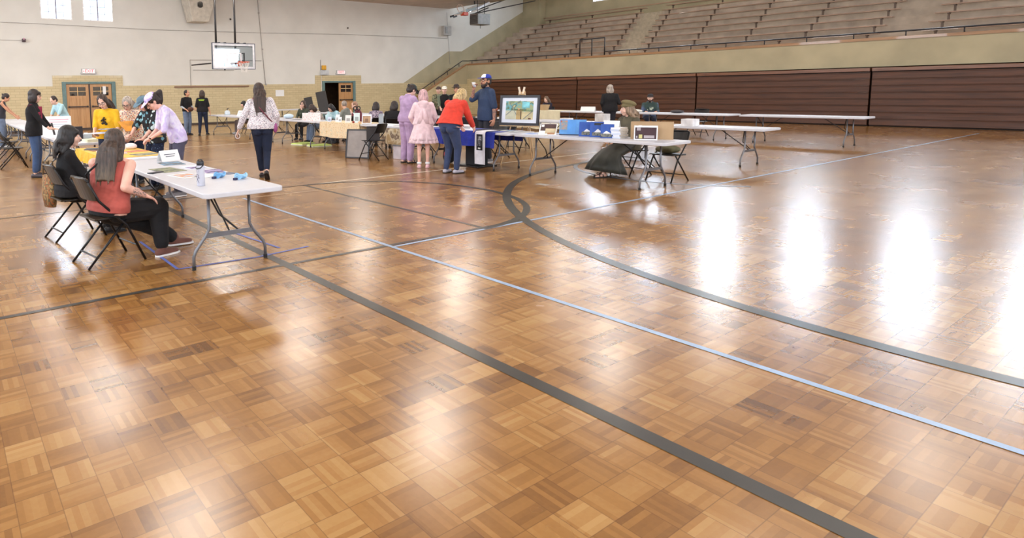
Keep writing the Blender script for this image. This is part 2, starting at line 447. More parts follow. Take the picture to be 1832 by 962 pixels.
# ---------------------------------------------------------------- doors
teal = M('frame_teal', (104, 130, 128), .45); doorwood = wood_mat('door_wood', (172, 124, 76), (206, 158, 106), 2, .35)
dark = M('hardware_dark', (56, 40, 34), .4); glassdark = pane_mat('door_glass', .25, (120, 110, 95))
def door_frame(D):
    f = MB(); x0, x1, z1 = D[0] - .15, D[1] + .15, D[3] + .08
    f.box(x0, D[0] + .02, DEEP - .07, DEEP + .2, 0, z1); f.box(D[1] - .02, x1, DEEP - .07, DEEP + .2, 0, z1); f.box(D[0] + .02, D[1] - .02, DEEP - .07, DEEP + .2, z1 - .1, z1)
    return f
def door_leaf(w, z1):
    """leaf in local x 0..w, face at y=0: rails and stiles, three panels, a glazed light of four"""
    m = MB(); g0, g1 = z1 - .52, z1 - .12
    m.box(0, .13, 0, .05, .02, z1); m.box(w - .13, w, 0, .05, .02, z1)
    m.box(.13, w - .13, 0, .05, .02, .28); m.box(.13, w - .13, 0, .05, g1, z1); m.box(.13, w - .13, 0, .05, g0 - .14, g0)
    m.box(.13, w - .13, 0, .05, 1.0, 1.14); m.box(w / 2 - .04, w / 2 + .04, 0, .05, .28, 1.0); m.box(w / 2 - .04, w / 2 + .04, 0, .05, 1.14, g0 - .14)
    m.box(.13, w - .13, .018, .035, .28, g0 - .14)
    return m, g0, g1
def leaf(parent, x, w, z1, flip, ang=0.0, y=DEEP + .0):
    m, g0, g1 = door_leaf(w, z1)
    o = m.build('door_leaf', doorwood, parent, loc=(x, y, 0), rotz=ang)
    b = MB().box(.12, w - .12, .01, .04, (g0 + g1) / 2 - .015, (g0 + g1) / 2 + .015).box(w / 2 - .015, w / 2 + .015, .012, .038, g0, g1)
    b.build('glazing_bar', M('muntin', (214, 176, 120), .5), o)
    MB().box(.13, w - .13, .02, .028, g0, g1).build('pane', glassdark, o)
    MB().box(.05, w - .05, -.09, -.055, 1.045, 1.095).box(.05, .12, -.06, 0, 1.03, 1.11).box(w - .12, w - .05, -.06, 0, 1.03, 1.11).build('push_bar', dark, o, bevel=.006)
    return o
d1 = struct(door_frame(D1).build('door_1', teal, bevel=.008))
hw = (D1[1] - D1[0] - .12) / 2
leaf(d1, D1[0] + .03, hw, D1[3] - .04, 0); leaf(d1, D1[0] + .09 + hw, hw, D1[3] - .04, 1)
MB().box(D1[0] + .03 + hw, D1[0] + .09 + hw, DEEP - .02, DEEP + .06, 0, D1[3] - .04).build('centre_post', dark, d1)
# a taped notice on the glass
MB().box(D1[1] - .42, D1[1] - .28, DEEP - .004, DEEP - .001, 1.62, 1.98).build('notice', M('paper_white', (240, 240, 238), .7, var=.01), d1)
d2 = struct(door_frame(D2).build('door_2', teal, bevel=.008))
hw = (D2[1] - D2[0] - .04) / 2
leaf(d2, D2[0] + .03 + hw, hw, D2[3] - .04, 1); leaf(d2, D2[0] + .02, hw, D2[3] - .04, 0, math.radians(78), DEEP + .06)
# lobby seen through the open leaf
mb = MB().box(17.0, 22.5, DEEP + 3.2, DEEP + 3.4, 0, 3).box(16.8, 17.0, DEEP + .3, DEEP + 3.4, 0, 3).box(22.5, 22.7, DEEP + .3, DEEP + 3.4, 0, 3).box(16.8, 22.7, DEEP + .3, DEEP + 3.4, 2.9, 3.0)
struct(mb.build('wall_lobby', M('lobby_wall', (120, 92, 66), .7)))
struct(MB().box(16.8, 22.7, DEEP + .3, DEEP + 3.4, -.2, 0).build('floor_lobby', M('lobby_floor', (90, 70, 54), .4)))
mb = MB().box(3.2, 8.2, DEEP + 2.2, DEEP + 2.4, 0, 3).box(3.0, 3.2, DEEP + .3, DEEP + 2.4, 0, 3).box(8.2, 8.4, DEEP + .3, DEEP + 2.4, 0, 3).box(3.0, 8.4, DEEP + .3, DEEP + 2.4, 2.9, 3.0)
struct(mb.build('wall_vestibule', M('lobby_wall', (120, 92, 66), .7)))

# ---------------------------------------------------------------- stair, balcony and lower bleachers
BY = 28.2   # corner of balcony and stair
# stair side wall, brick below
mb = MB().prism([(24.25, 0), (FRONT + .12, 0), (FRONT + .12, 3.05), (28.2, 3.05), (24.25, 1.12)], BY, BY + .12, 'y')
struct(mb.build('wall_stair', tan2))
struct(MB().prism([(24.25, 0), (FRONT, 0), (FRONT, 1.875), (25.8, 1.875), (24.25, 1.12)], BY - .02, BY, 'y').build('trim_6', ylw))
capw = wood_mat('rail_cap_wood', (140, 100, 62), (176, 132, 88), 1)
struct(MB().prism([(24.2, 1.12), (28.2, 3.07), (FRONT + .16, 3.07), (FRONT + .16, 3.15), (28.18, 3.15), (24.2, 1.2)], BY - .04, BY + .16, 'y').build('trim_7', capw))
mb = MB()
for i in range(14): mb.box(24.3 + i * .3, 24.6 + i * .3 + .02, BY + .12, DEEP, 0, .21 * (i + 1))
struct(mb.build('stair', tan))
# balcony front and slab
mb = MB().box(FRONT, FRONT + .12, -8.3, BY, 2.12, 3.05).box(FRONT + .12, FRONT + 1.1, -8.3, BY, 2.85, 3.02)
struct(mb.build('wall_balcony', tan2))
struct(MB().box(FRONT - .04, FRONT + .2, -8.3, BY, 3.05, 3.15).build('trim_8', capw))
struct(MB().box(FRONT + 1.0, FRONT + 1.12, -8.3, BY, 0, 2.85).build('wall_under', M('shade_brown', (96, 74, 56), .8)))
struct(MB().box(FRONT - .03, FRONT + .02, 26.75, BY, 0, 2.2).build('trim_9', ylwx))
# seating steps
mb = MB(); RUN, RISE, N0 = .70, .345, 8
for i in range(9):
    x0 = 29.4 + i * RUN
    mb.box(x0, FARX, -8.3, DEEP, 3.02 + (i - 1) * RISE if i else 2.6, 3.02 + i * RISE)
struct(mb.build('floor_seating', M('step_concrete', (186, 168, 150), .8, var=.08, scale=2)))
# concrete aisle steps, slanting back with the rows
mb = MB()
for i in range(9):
    for h in (0, 1):
        x0 = 29.385 + i * RUN - h * RUN / 2
        yc = 18.4 + .22 * i
        mb.box(x0, x0 + RUN / 2 + .01, yc - .55, yc + .55, 3.02 + i * RISE - (h * RISE / 2) - .34, 3.03 + i * RISE - h * RISE / 2)
struct(mb.build('trim_10', M('aisle_concrete', (188, 172, 150), .8)))

ordinal = ['front', 'second', 'third', 'fourth', 'fifth', 'sixth', 'seventh', 'eighth', 'top']
bw = wood_mat('bench_wood', (146, 112, 90), (190, 156, 132), 1, .4); bm = M('bench_bracket', (104, 84, 70), .5)
segs = [('left of', lambda i: (19.0 + .22 * i, 27.9)), ('right of', lambda i: (8.4, 17.8 + .22 * i)), ('far right of', lambda i: (-7.9, 7.2))]
for i in range(9):
    x = 29.4 + i * RUN + .30; z = 3.02 + i * RISE
    if i == 8: x += .08
    for k, (side, fn) in enumerate(segs):
        y0, y1 = fn(i)
        b = empty('bleacher_bench', (x, (y0 + y1) / 2, z), 0, 'weathered wooden balcony bench, %s row, %s the first aisle' % (ordinal[i], side), 'bench', 'wooden benches of the upper balcony')
        L = (y1 - y0) / 2
        MB().box(-.13, .13, -L, L, .33, .37).build('seat', bw, b)
        n = max(2, int(L * 2 / 1.9))
        for q in range(n):
            yy = -L + .35 + (2 * L - .7) * q / (n - 1)
            MB().box(-.11, .11, yy - .03, yy + .03, .29, .33).box(-.03, .03, yy - .03, yy + .03, 0.0, .29).build('bracket', bm, b)
struct(MB().box(FARX - .35, FARX - .3, -8, 28.3, 6.3, 6.36).build('trim_11', bw))

# folded lower bleachers: one bank per section
redw = wood_mat('bleacher_board', (62, 32, 15), (96, 54, 28), 1, .45, 1.0, .1); dk = M('bleacher_gap', (32, 18, 12), .7)
litw = wood_mat('bleacher_top_board', (96, 58, 38), (140, 92, 64), 1, .3, 1.0, .3)
for (y0, y1, lab) in ((20.1, 26.7, 'nearest the stair corner'), (14.1, 20.04, 'in the middle of the wall'), (8.1, 14.04, 'behind the seated capped man'), (2.1, 8.04, 'right of the middle bank'), (-3.9, 2.04, 'second from the near end'), (-8.2, -3.96, 'at the near end')):
    b = empty('folded_bleacher', (28.0, (y0 + y1) / 2, 0), 0, 'folded brown wooden bleacher bank under the balcony, ' + lab, 'bleachers', 'folded bleacher banks under the balcony')
    L = (y1 - y0) / 2
    MB().box(.08, .26, -L, L, .0, 1.99).build('carriage', dk, b)
    for r in range(8):
        z = .05 + r * .235
        MB().box(0 + r * .006, .09, -L, L, z, z + .2).build('riser_board', redw, b, bevel=.006)
        MB().box(-.02 + r * .006, .09, -L, L, z + .2, z + .228).build('seat_board', redw, b, bevel=.005)
    MB().box(-.02, .2, -L, L, 1.96, 2.08).build('top_board', litw, b, bevel=.005)

# pipe railings
rail = M('pipe_black', (38, 36, 40), .4)
t = empty('pipe_railing', (FRONT + .08, 14, 3.15), 0, 'black pipe railing running along the balcony front and down the stair', 'railing')
def tube_part(name, pts, r, parent, mat=rail, n=8):
    base = parent.location
    return MB().tube([(p[0] - base.x, p[1] - base.y, p[2] - base.z) for p in pts], r, n).build(name, mat, parent, smooth=True)
X = FRONT + .08
tube_part('handrail', [(X, -8, 3.33), (X, 18.76, 3.33)], .028, t)
tube_part('handrail', [(X, 20.2, 3.33), (X, BY + .05, 3.33), (27.9, BY + .07, 3.33), (24.3, BY + .07, 1.46)], .028, t)
for y in [20.9, 22.3, 23.7, 25.1, 26.5, 27.9] + [-7.2 + 1.45 * i for i in range(18)]: tube_part('post', [(X, y, 3.12), (X, y, 3.33)], .02, t)
for q in (.05, .35, .65, .92): tube_part('post', [(24.3 + 3.6 * q, BY + .07, 1.2 + 1.92 * q), (24.3 + 3.6 * q, BY + .07, 1.46 + 1.87 * q)], .02, t)
t = empty('guard_gate', (X, 19.48, 3.15), 0, 'tall black pipe guard frame standing on the balcony edge', 'railing')
tube_part('frame', [(X, 18.78, 3.12), (X, 18.78, 4.02), (X, 20.2, 4.02), (X, 20.2, 3.12)], .034, t)
tube_part('bar', [(X, 19.5, 3.12), (X, 19.5, 4.02)], .028, t)

# ================================================================== FIXTURES ON THE WALLS AND CEILING
def exit_sign(x, z, arrow, label):
    e = empty('exit_sign', (x, DEEP, z), 0, label, 'exit sign')
    MB().box(-.30, .30, -.09, 0, -.12, .12).build('housing', M('sign_grey', (196, 196, 196), .5), e, bevel=.01)
    MB().box(-.26, .26, -.096, -.09, -.085, .085).build('face_plate', emit('sign_face', (246, 226, 226), .35), e)
    red = emit('sign_red', (222, 60, 70), .5)
    text_mesh('EXIT', .19, red, 'lettering', e, (.03 if arrow else 0, -.098, 0), (PI / 2, 0, 0))
    if arrow: MB().prism([(-.24, 0), (-.19, .04), (-.19, -.04)], -.1, -.096, 'y').build('arrow', red, e)
    for s in (-1, 1): MB().box(s * .31 - .03, s * .31 + .03, -.07, 0, -.13, -.05).build('lamp_head', M('sign_grey', (196, 196, 196)), e)
exit_sign(5.93, 2.67, 1, 'small white exit sign with red lettering above the closed left double doors')
exit_sign(19.75, 2.66, 0, 'small white exit sign with red lettering above the open right doors')

e = empty('alarm_box', (18.62, DEEP - .002, 2.62), 0, 'pale grey electrical box with a yellow strobe above the open right doors', 'alarm')
MB().box(-.27, .27, -.12, 0, -.12, .14).build('box', M('box_grey', (198, 200, 202), .5), e, bevel=.01)
MB().box(-.16, .12, -.1, -.01, .17, .42).build('strobe', M('strobe_yellow', (226, 168, 44), .4), e, bevel=.02)
tube_part = lambda name, pts, r, parent, mat=rail, n=8: MB().tube([(p[0] - parent.location.x, p[1] - parent.location.y, p[2] - parent.location.z) for p in pts], r, n).build(name, mat, parent, smooth=True)
tube_part('antenna', [(18.40, DEEP - .03, 2.7), (18.40, DEEP - .03, 3.35)], .012, e)
tube_part('conduit', [(18.42, DEEP - .05, .3), (18.42, DEEP - .05, 2.5)], .015, e, M('conduit_white', (222, 218, 212), .5))

gc = M('conduit_grey', (176, 170, 164), .5)
c = empty('electrical_conduit', (12, DEEP - .03, 4.6), 0, 'thin grey conduit running the length of the far white wall', 'conduit')
tube_part('pipe', [(-7, DEEP - .03, 4.75), (4, DEEP - .03, 4.72), (9, DEEP - .03, 4.66), (14.7, DEEP - .03, 4.72), (20, DEEP - .03, 4.83), (28.1, DEEP - .03, 4.86), (28.1, DEEP - .03, 5.2)], .013, c, gc, 6)
c = empty('electrical_conduit', (14.75, DEEP - .03, 3.2), 0, 'vertical grey conduit with round junction boxes right of the hanging backboard', 'conduit')
tube_part('pipe', [(14.55, DEEP - .03, 6.6), (14.9, DEEP - .03, 1.95)], .018, c, gc, 6)
for z, x in ((5.75, 14.6), (3.85, 14.76), (2.0, 14.92)): MB().lathe([(.045, -.04), (.045, .04)], 10, (x - 14.75, -.03, z - 3.2)).build('junction_box', gc, c)
c = empty('electrical_conduit', (10.8, DEEP - .03, 2.8), 0, 'grey conduit rectangle on the wall behind the hanging backboard', 'conduit')
tube_part('pipe', [(10.75, DEEP - .03, 1.95), (10.75, DEEP - .03, 3.25), (14.7, DEEP - .03, 3.25)], .014, c, gc, 6)
tube_part('pipe', [(10.9, DEEP - .03, 2.75), (13.1, DEEP - .03, 2.75)], .012, c, gc, 6)
c = empty('wall_camera', (3.35, DEEP - .08, 3.98), 0, 'small dark camera on the far wall left of the windows', 'camera')
MB().box(-.07, .07, -.12, .06, -.07, .07).build('body', M('cam_dark', (64, 40, 48), .4), c, bevel=.02)
MB().lathe([(.03, 0), (.045, .05), (.02, .08)], 10, (0, -.1, .02)).build('lens', M('cam_pink', (214, 170, 190), .3), c)
tube_part('pipe', [(-6, DEEP - .02, 3.98), (3.3, DEEP - .02, 3.98)], .008, c, gc, 6)
for x, z in ((13.0, 5.35), (20.3, 5.2)): tag(MB().lathe([(.03, -.04), (.05, 0), (.03, .04)], 8, (0, 0, 0)).build('wall_hook', dark, loc=(x, DEEP - .03, z)), 'small dark hook in the white wall ' + ('above the backboard' if x < 15 else 'above and left of the open doors'), 'hook')
tag(MB().box(-.26, .26, -.006, 0, -.17, .17).build('paper_notice', M('paper_white', (240, 240, 238)), loc=(15.75, DEEP - .031, 1.52)), 'blank white notice taped to the brick between the two doors', 'notice')

# horn speaker cabinet
h = empty('speaker_cabinet', (11.05, 28.9, 5.05), 0, 'cream tapered loudspeaker cabinet with round slotted grilles high on the wall', 'speaker')
cream = M('cabinet_cream', (208, 200, 186), .6)
MB().loft([((0, .2, -.02), (.50, 0, 0), (0, .35, 0)), ((0, .1, .12), (.66, 0, 0), (0, .5, 0)), ((0, 0, 1.5), (1.0, 0, 0), (0, .8, 0))], 4).build('cabinet', cream, h, rotz=PI / 4)
h.children[0].rotation_euler = (0, 0, 0); bpy.data.meshes.remove(h.children[0].data)
m = MB().add([(-.42, .0, 0), (.42, .0, 0), (.42, .8, 0), (-.42, .8, 0), (-.78, -.35, 1.5), (.78, -.35, 1.5), (.78, .8, 1.5), (-.78, .8, 1.5)], [(3, 2, 1, 0), (4, 5, 6, 7), (0, 1, 5, 4), (1, 2, 6, 5), (2, 3, 7, 6), (3, 0, 4, 7)])
m.build('cabinet', cream, h, bevel=.02)
for cx, w in ((-.08, 1.0),):
    for q in (-2, -1, 0, 1, 2):
        hh = math.sqrt(max(0, .0225 - (q * .055) ** 2)); 
        if hh < .03: continue
        z = .78; y = -.35 * z / 1.5 - .012
        MB().box(cx + q * .055 - .016, cx + q * .055 + .016, y - .006 - .02, y + .02, z - hh, z + hh).build('grille_slot', M('slot_dark', (60, 56, 52), .6), h)

# hanging backboard
bb = empty('basketball_backboard', (10.43, 23.7, 2.57), 0, 'glass basketball backboard hanging on two black poles before the far wall', 'backboard')
wh = M('board_white', (238, 238, 242), .4); stl = M('steel_black', (34, 30, 30), .4)
Wb, Hb = .93, 1.02
MB().box(-Wb, Wb, -.012, .012, .0, Hb).build('glass', pane_mat('board_glass', .08, (226, 234, 240)), bb)
m = MB()
for a in ((-Wb, Wb, 0, .085), (-Wb, Wb, Hb - .085, Hb), (-Wb, -Wb + .085, .085, Hb - .085), (Wb - .085, Wb, .085, Hb - .085)): m.box(a[0], a[1], -.018, -.013, a[2], a[3])
m.build('white_border', wh, bb)
m = MB()
for a in ((-.33, .33, .60, .645), (-.33, -.285, .2, .60), (.285, .33, .2, .60)): m.box(a[0], a[1], -.018, -.013, a[2], a[3])
m.build('target_square', wh, bb)
m = MB()
for a in ((-Wb - .02, Wb + .02, -.03, 0), (-Wb - .02, Wb + .02, Hb, Hb + .025), (-Wb - .03, -Wb, -.03, Hb + .025), (Wb, Wb + .025, -.03, Hb + .025)): m.box(a[0], a[1], -.03, .03, a[2], a[3])
m.build('edge_frame', M('board_edge', (86, 90, 100), .4, .6), bb)
orange = M('rim_orange', (206, 84, 58), .4)
rim = MB().tube([(.25 + .23 * math.cos(a * PI / 12), -.42 + .23 * math.sin(a * PI / 12), .25) for a in range(25)], .014, 8)
rim.box(.12, .38, -.2, -.015, .2, .25); rim.box(.17, .33, -.03, -.015, .1, .3)
rim.build('rim', orange, bb)
m = MB()
for q in range(12):
    a = q * PI / 6
    for dlt in (1, -1):
        pts = [(.25 + r * math.cos(a + dlt * t), -.42 + r * math.sin(a + dlt * t), z) for r, t, z in ((.22, 0, .24), (.19, .26, .14), (.15, .52, .04), (.12, .78, -.08), (.12, 1.0, -.16))]
        m.tube(pts, .006, 4)
m.build('net', M('net_white', (226, 220, 214), .8), bb)
for x in (-.62, .23):
    m = MB().tube([(x, .35, -.02), (x, .35, 4.2)], .045, 8); m.build('pole', stl, bb, smooth=True)
for x in (-.36, .52): MB().tube([(x, .14, -.06), (x, .14, Hb * .65)], .035, 8).build('mast', stl, bb, smooth=True)
for z in (.62, .32):
    for x in (-.62, .23): MB().tube([(x, .35, z), (x + .26, .14, z + .02)], .028, 6).build('bracket', stl, bb)
for x in (-.36, .52, -.62, .23): MB().box(x - .035, x + .035, .0, .14, Hb - .02, Hb + .05).build('clamp', stl, bb)
MB().tube([(-Wb, .2, .22), (-1.42, 1.1, .18)], .03, 6).build('side_arm', stl, bb)
MB().box(-Wb + .05, Wb - .05, .03, .07, .05, .075).build('lower_rail', stl, bb); MB().box(-Wb + .05, Wb - .05, .03, .07, Hb - .12, Hb - .1).build('upper_rail', stl, bb)

# folded-up side hoop at the ceiling
sh = empty('folded_backboard', (27.2, 27.0, 6.1), 0, 'glass basketball backboard with netted rim folded up under the ceiling at right', 'backboard')
Rb = Matrix.Rotation(math.radians(-14), 3, 'Y')
A = Vector((-1.35, 0, -.32)); B = Vector((1.45, 0, .62))
def slab(a, b, w, t, name, mat, off=(0, 0, 0)):
    a = Vector(a) + Vector(off); b = Vector(b) + Vector(off); d = (b - a).normalized(); u = Vector((0, 1, 0)); n_ = d.cross(u).normalized()
    vs = [p + u * s1 * w + n_ * s2 * t for p in (a, b) for s1 in (-1, 1) for s2 in (-1, 1)]
    return MB().add(vs, [(0, 1, 3, 2), (4, 6, 7, 5), (0, 4, 5, 1), (2, 3, 7, 6), (0, 2, 6, 4), (1, 5, 7, 3)]).build(name, mat, sh)
slab(A + Vector((.55, 0, .20)), (1.0, 0, .55), .6, .02, 'glass', pane_mat('board_glass', .33, (226, 234, 240)))
slab((.0, -.6, .16), (1.05, -.6, .62), .05, .05, 'edge_frame', M('board_white', (238, 238, 242)))
slab((-2.0, -.5, -.34), (.2, -.5, .12), .03, .035, 'lower_arm', M('arm_tan', (196, 178, 160), .5))
slab((-.6, -.5, .18), (1.6, -.5, .72), .03, .03, 'upper_arm', M('arm_tan', (196, 178, 160), .5))
for s in (-2.0, -1.75): slab((s, -.5, -.37), (s + .25, -.5, -.3), .03, .05, 'arm_tip', stl)
MB().tube([(-1.25 + .26 * math.cos(a * PI / 10), -.55 + .08 * math.sin(a * PI / 10), .12 + .26 * math.sin(a * PI / 10)) for a in range(21)], .02, 6).build('rim', M('rim_pale', (206, 176, 160), .5), sh)
m = MB()
for q in range(9):
    m.tube([(-1.25 + .24 * math.cos(q * .7), -.55, .12 + .24 * math.sin(q * .7)), (-1.15 + .1 * math.cos(q * .7 + 1), -.75, .05 + .1 * math.sin(q * .7 + 1)), (-1.05, -.8, -.1)], .007, 4)
m.build('net', M('net_white', (226, 220, 214)), sh)
MB().box(-1.12, -.75, -.7, -.4, -.26, -.06).build('rim_bracket', M('rim_orange', (206, 84, 58)), sh, bevel=.03)
for a, b in (((-.1, -.4, .05), (4.6, -.4, 1.5)), ((.3, .2, -.05), (6.2, .2, 1.15)), ((-.6, -.2, .7), (1.0, -.2, 1.7)), ((.25, -.3, -.02), (1.3, -.3, .35)), ((1.0, -.5, .6), (1.9, -.5, 1.4)), ((-.05, -.5, .45), (-.15, -.5, 1.2))):
    MB().tube([a, b], .035, 6).build('strut', stl, sh)
hh = empty('unit_heater', (27.05, 25.9, 5.28), 0, 'grey louvred unit heater hanging under the folded backboard', 'heater')
MB().box(-.55, .45, -.3, .35, 0, .62).build('casing', M('heater_grey', (132, 130, 126), .45, .3), hh, bevel=.02)
for q in range(7): MB().box(-.58, -.55, -.28, .33, .05 + q * .075, .10 + q * .075).build('louvre', M('heater_dark', (60, 56, 52), .5), hh)
MB().tube([(-.3, 0, .6), (-.3, 0, 1.4)], .02, 6).build('hanger', stl, hh); MB().tube([(.3, 0, .6), (.3, 0, 1.4)], .02, 6).build('hanger', stl, hh)
MB().tube([(-.05, 0, -.2), (-.05, 0, 0)], .015, 6).build('drain_pipe', stl, hh)
pj = empty('junction_cabinet', (27.95, DEEP - .12, 5.35), 0, 'grey metal box on the white wall above the stair', 'electrical box')
MB().box(-.35, .3, -.12, .12, -.32, .28).build('box', M('heater_pale', (178, 174, 168), .5), pj, bevel=.01)
MB().box(-.22, -.05, -.14, -.12, -.2, .2).build('cover', M('heater_grey', (132, 130, 126)), pj)
c = empty('pull_cable', (28.2, DEEP - .06, 4), 0, 'thin pale cable hanging down the wall from the folded backboard', 'cable')
tube_part('cable', [(28.0, DEEP - .06, 6.5), (28.3, DEEP - .06, 3.2)], .014, c, gc, 6)

# ceiling lamps (the streaks on the floor mirror them)
for i, x in enumerate((-2.5, 3.5, 9.5, 16.5, 23.0)):
    for j, y in enumerate((-3.5, 3.5, 10.5, 17.0, 23.2)):
        l = empty('ceiling_lamp', (x, y, CEIL), 0, 'square white ceiling lamp, %s column from the left, %s row from the far wall' % (ordinal[i].replace('front', 'first'), ordinal[4 - j].replace('front', 'first')), 'lamp', 'ceiling lamps')
        MB().box(-.62, .62, -.32, .32, -.12, 0).build('housing', M('lamp_white', (230, 228, 222), .5), l, bevel=.01)
        MB().box(-.58, .58, -.28, .28, -.135, -.121).build('diffuser', emit('lamp_glow', (255, 246, 230), 9.0), l)
        a = area('lamp_light', (x, y, CEIL - .16), (1.15, .55), LAMP_POWER * (.45, .6, 1.0, 1.2, 1.35)[j], (1.0, .96, .90)); 

# ================================================================== TABLES AND CHAIRS
white_top = M('table_plastic', (200, 200, 206), .42, var=.012, scale=20)
legm = M('table_leg_grey', (112, 112, 116), .35, .5); capm = M('rubber_black', (28, 28, 28), .7)
TW = .76
def table_proto(L, mat=white_top, inset=.38):
    """long axis local y (0..L), width along x centred, top at .74"""
    t = empty('folding_table', (0, 0, 0))
    mb = MB(); r = .06; pts = []
    for cx, cy, a0 in ((TW / 2 - r, L - r, 0), (-TW / 2 + r, L - r, 90), (-TW / 2 + r, r, 180), (TW / 2 - r, r, 270)):
        for q in range(5): a = math.radians(a0 + q * 22.5); pts.append((cx + r * math.cos(a), cy + r * math.sin(a)))
    mb.prism(pts, .695, .74); mb.build('tabletop', mat, t, bevel=.008)
    for y, sg in ((inset, 1), (L - inset, -1)):
        for s in (-1, 1):
            lg = MB().tube([(s * .20, y, .695), (s * .20, y, .36), (s * .23, y, .30), (s * .335, y, .17), (s * .355, y, .12), (s * .355, y, .0)], .0155, 8).build('leg', legm, t, smooth=True)
            MB().tube([(s * .355, y, 0), (s * .355, y, .035)], .02, 8).build('rubber_foot', capm, lg)
        MB().box(-.235, .235, y - .012, y + .012, .275, .315).build('crossbar', legm, t)
        MB().tube([(-.2, y + sg * .02, .69), (-.06, y + sg * .1, .46), (.1, y + sg * .02, .30)], .009, 6).build('brace', capm, t)
        MB().tube([(0, y, .30), (0, y + sg * .55, .69)], .009, 6).build('brace', capm, t)
    return t
PROTO = {}
def table(x, y, L, label, rz=0.0, group='white folding tables of the fair', inset=.38):
    k = (round(L, 2), inset)
    if k not in PROTO: PROTO[k] = t = table_proto(L, inset=inset)
    else: t = copy_tree(PROTO[k])
    t.location = (x, y, 0); t.rotation_euler = (0, 0, rz)
    return tag(t, label, 'table', group)
TL = []
LX, MX = 2.2, 9.25
table(LX, 4.84, 3.12, 'white folding table in the left foreground holding the water bottle and blue lanyards')
table(LX, 8.06, 2.3, 'white folding table under the yellow cloth, left row')
table(LX, 11.5, 2.5, 'white folding table in front of the woman in the black blazer')
table(LX, 14.1, 2.9, 'white folding table in the left row carrying the poster board')
table(LX, 17.1, 2.9, 'white folding table in the left row beyond the poster board')
table(LX, 20.1, 2.9, 'white folding table in front of the person in the dark tank top')
table(LX, 23.1, 2.9, 'last white folding table of the left row, nearest the far wall')
table(MX, 4.86, 2.82, 'white folding table covered in books before the woman in the beret')
table(MX, 7.78, 2.45, 'folding table under the royal blue cloth')
table(MX, 10.3, 2.3, 'white folding table behind the lavender jumpsuit with a stained cloth underneath')
table(MX, 12.65, 2.05, 'folding table under the cream patterned cloth', inset=.42)
table(MX, 14.75, 2.3, 'white folding table in the middle row above the lime green pads', inset=.30)
table(MX, 17.1, 2.3, 'white folding table just right of the walking woman in the patterned blouse', inset=.30)
table(MX, 19.9, 2.9, 'white folding table of the seated woman with long black hair', inset=.45)
for i, (y, lab) in enumerate(((5.2, 'white folding table in the second row behind the cardboard box'), (8.05, 'white folding table in the second row behind the framed picture'), (10.9, 'white folding table in the second row behind the man in the blue shirt'), (13.8, 'white folding table in the second row in front of the two capped people'), (16.7, 'white folding table in the second row right of the open doors'), (19.6, 'white folding table in the second row carrying the tall black panels'))):
    table(13.2, y, 2.7, lab)
for y, lab in ((14.15, 'white folding table by the bleachers at the seated woman with brown hair'), (11.3, 'white folding table by the bleachers left of the standing man in black'), (8.4, 'white folding table by the bleachers at the seated man in the hoodie'), (5.4, 'white folding table by the bleachers at the right edge')):
    table(18.9, y, 2.75, lab)
table(8.6, 26.3, 2.4, 'white folding table against the far brick wall left of the black panels', PI / 2)
table(15.9, 26.3, 2.4, 'white folding table against the far brick wall behind the seated woman in green', PI / 2)

# folding chairs -------------------------------------------------------
blackm = M('chair_black', (26, 24, 26), .35, .4); bronze = M('chair_bronze', (58, 48, 34), .35, .5)
def chair_proto(mat, panel):
    """sitter looks along +y; origin on the floor under the seat"""
    t = empty('folding_chair', (0, 0, 0))
    for s in (-1, 1):
        x = s * .215
        MB().tube([(x, .27, 0), (x, .10, .36), (x * .97, -.15, .62), (x * .95, -.235, .80)], .0125, 8).build('leg', mat, t, smooth=True)
        MB().tube([(x * .9, -.27, 0), (x * .9, .12, .43)], .012, 8).build('leg', mat, t, smooth=True)
        MB().tube([(x * .92, -.16, .44), (x * .92, .2, .45)], .009, 6).build('seat_rail', mat, t)
    MB().tube([(-.204, -.235, .80), (-.17, -.243, .825), (.17, -.243, .825), (.204, -.235, .80)], .0125, 8).build('top_rail', mat, t, smooth=True)
    m = MB(); n = 8
    top = []; 
    for zz, yy in ((.83, -.243), (.62, -.165)):
        for q in range(n + 1): u = -1 + 2 * q / n; top.append((u * .195, yy - .035 * (1 - u * u), zz))
    back = [(a, b + .012, c) for a, b, c in top]
    N = n + 1; vs = top + back; fs = []
    for q in range(n):
        fs += [(q, q + 1, q + 1 + N, q + N), (q + 2 * N, q + 3 * N, q + 1 + 3 * N, q + 1 + 2 * N), (q, q + 2 * N, q + 1 + 2 * N, q + 1), (q + N, q + 1 + N, q + 1 + 3 * N, q + 3 * N)]
    fs += [(0, N, 3 * N, 2 * N), (n, n + 2 * N, n + 3 * N, n + N)]
    m.add(vs, fs).build('backrest', panel, t, smooth=False)
    m = MB().prism([(-.19, -.19), (.19, -.19), (.2, .12), (.17, .2), (-.17, .2), (-.2, .12)], .435, .455); m.build('seat', panel, t, bevel=.008)
    MB().tube([(-.195, -.19, .10), (.195, -.19, .10)], .008, 6).build('stretcher', mat, t)
    MB().tube([(-.215, .20, .15), (.215, .20, .15)], .008, 6).build('stretcher', mat, t)
    return t
CP = {}
def chair(x, y, deg, label, kind='black'):
    if kind not in CP: CP[kind] = t = chair_proto(blackm, blackm if kind == 'black' else bronze)
    else: t = copy_tree(CP[kind])
    t.location = (x, y, 0); t.rotation_euler = (0, 0, math.radians(deg - 90))
    return tag(t, label, 'chair', 'black metal folding chairs')
chair(1.29, 6.03, 10, 'black metal folding chair under the woman in the rust red top', 'bronze')
chair(1.22, 7.32, 8, 'black metal folding chair under the woman with black hair', 'bronze')
chair(1.35, 15.3, 0, 'empty black folding chair just behind the blazer woman, nearest of its row')
chair(1.45, 17.4, 4, 'empty black folding chair left of the blazer woman, second of its row')
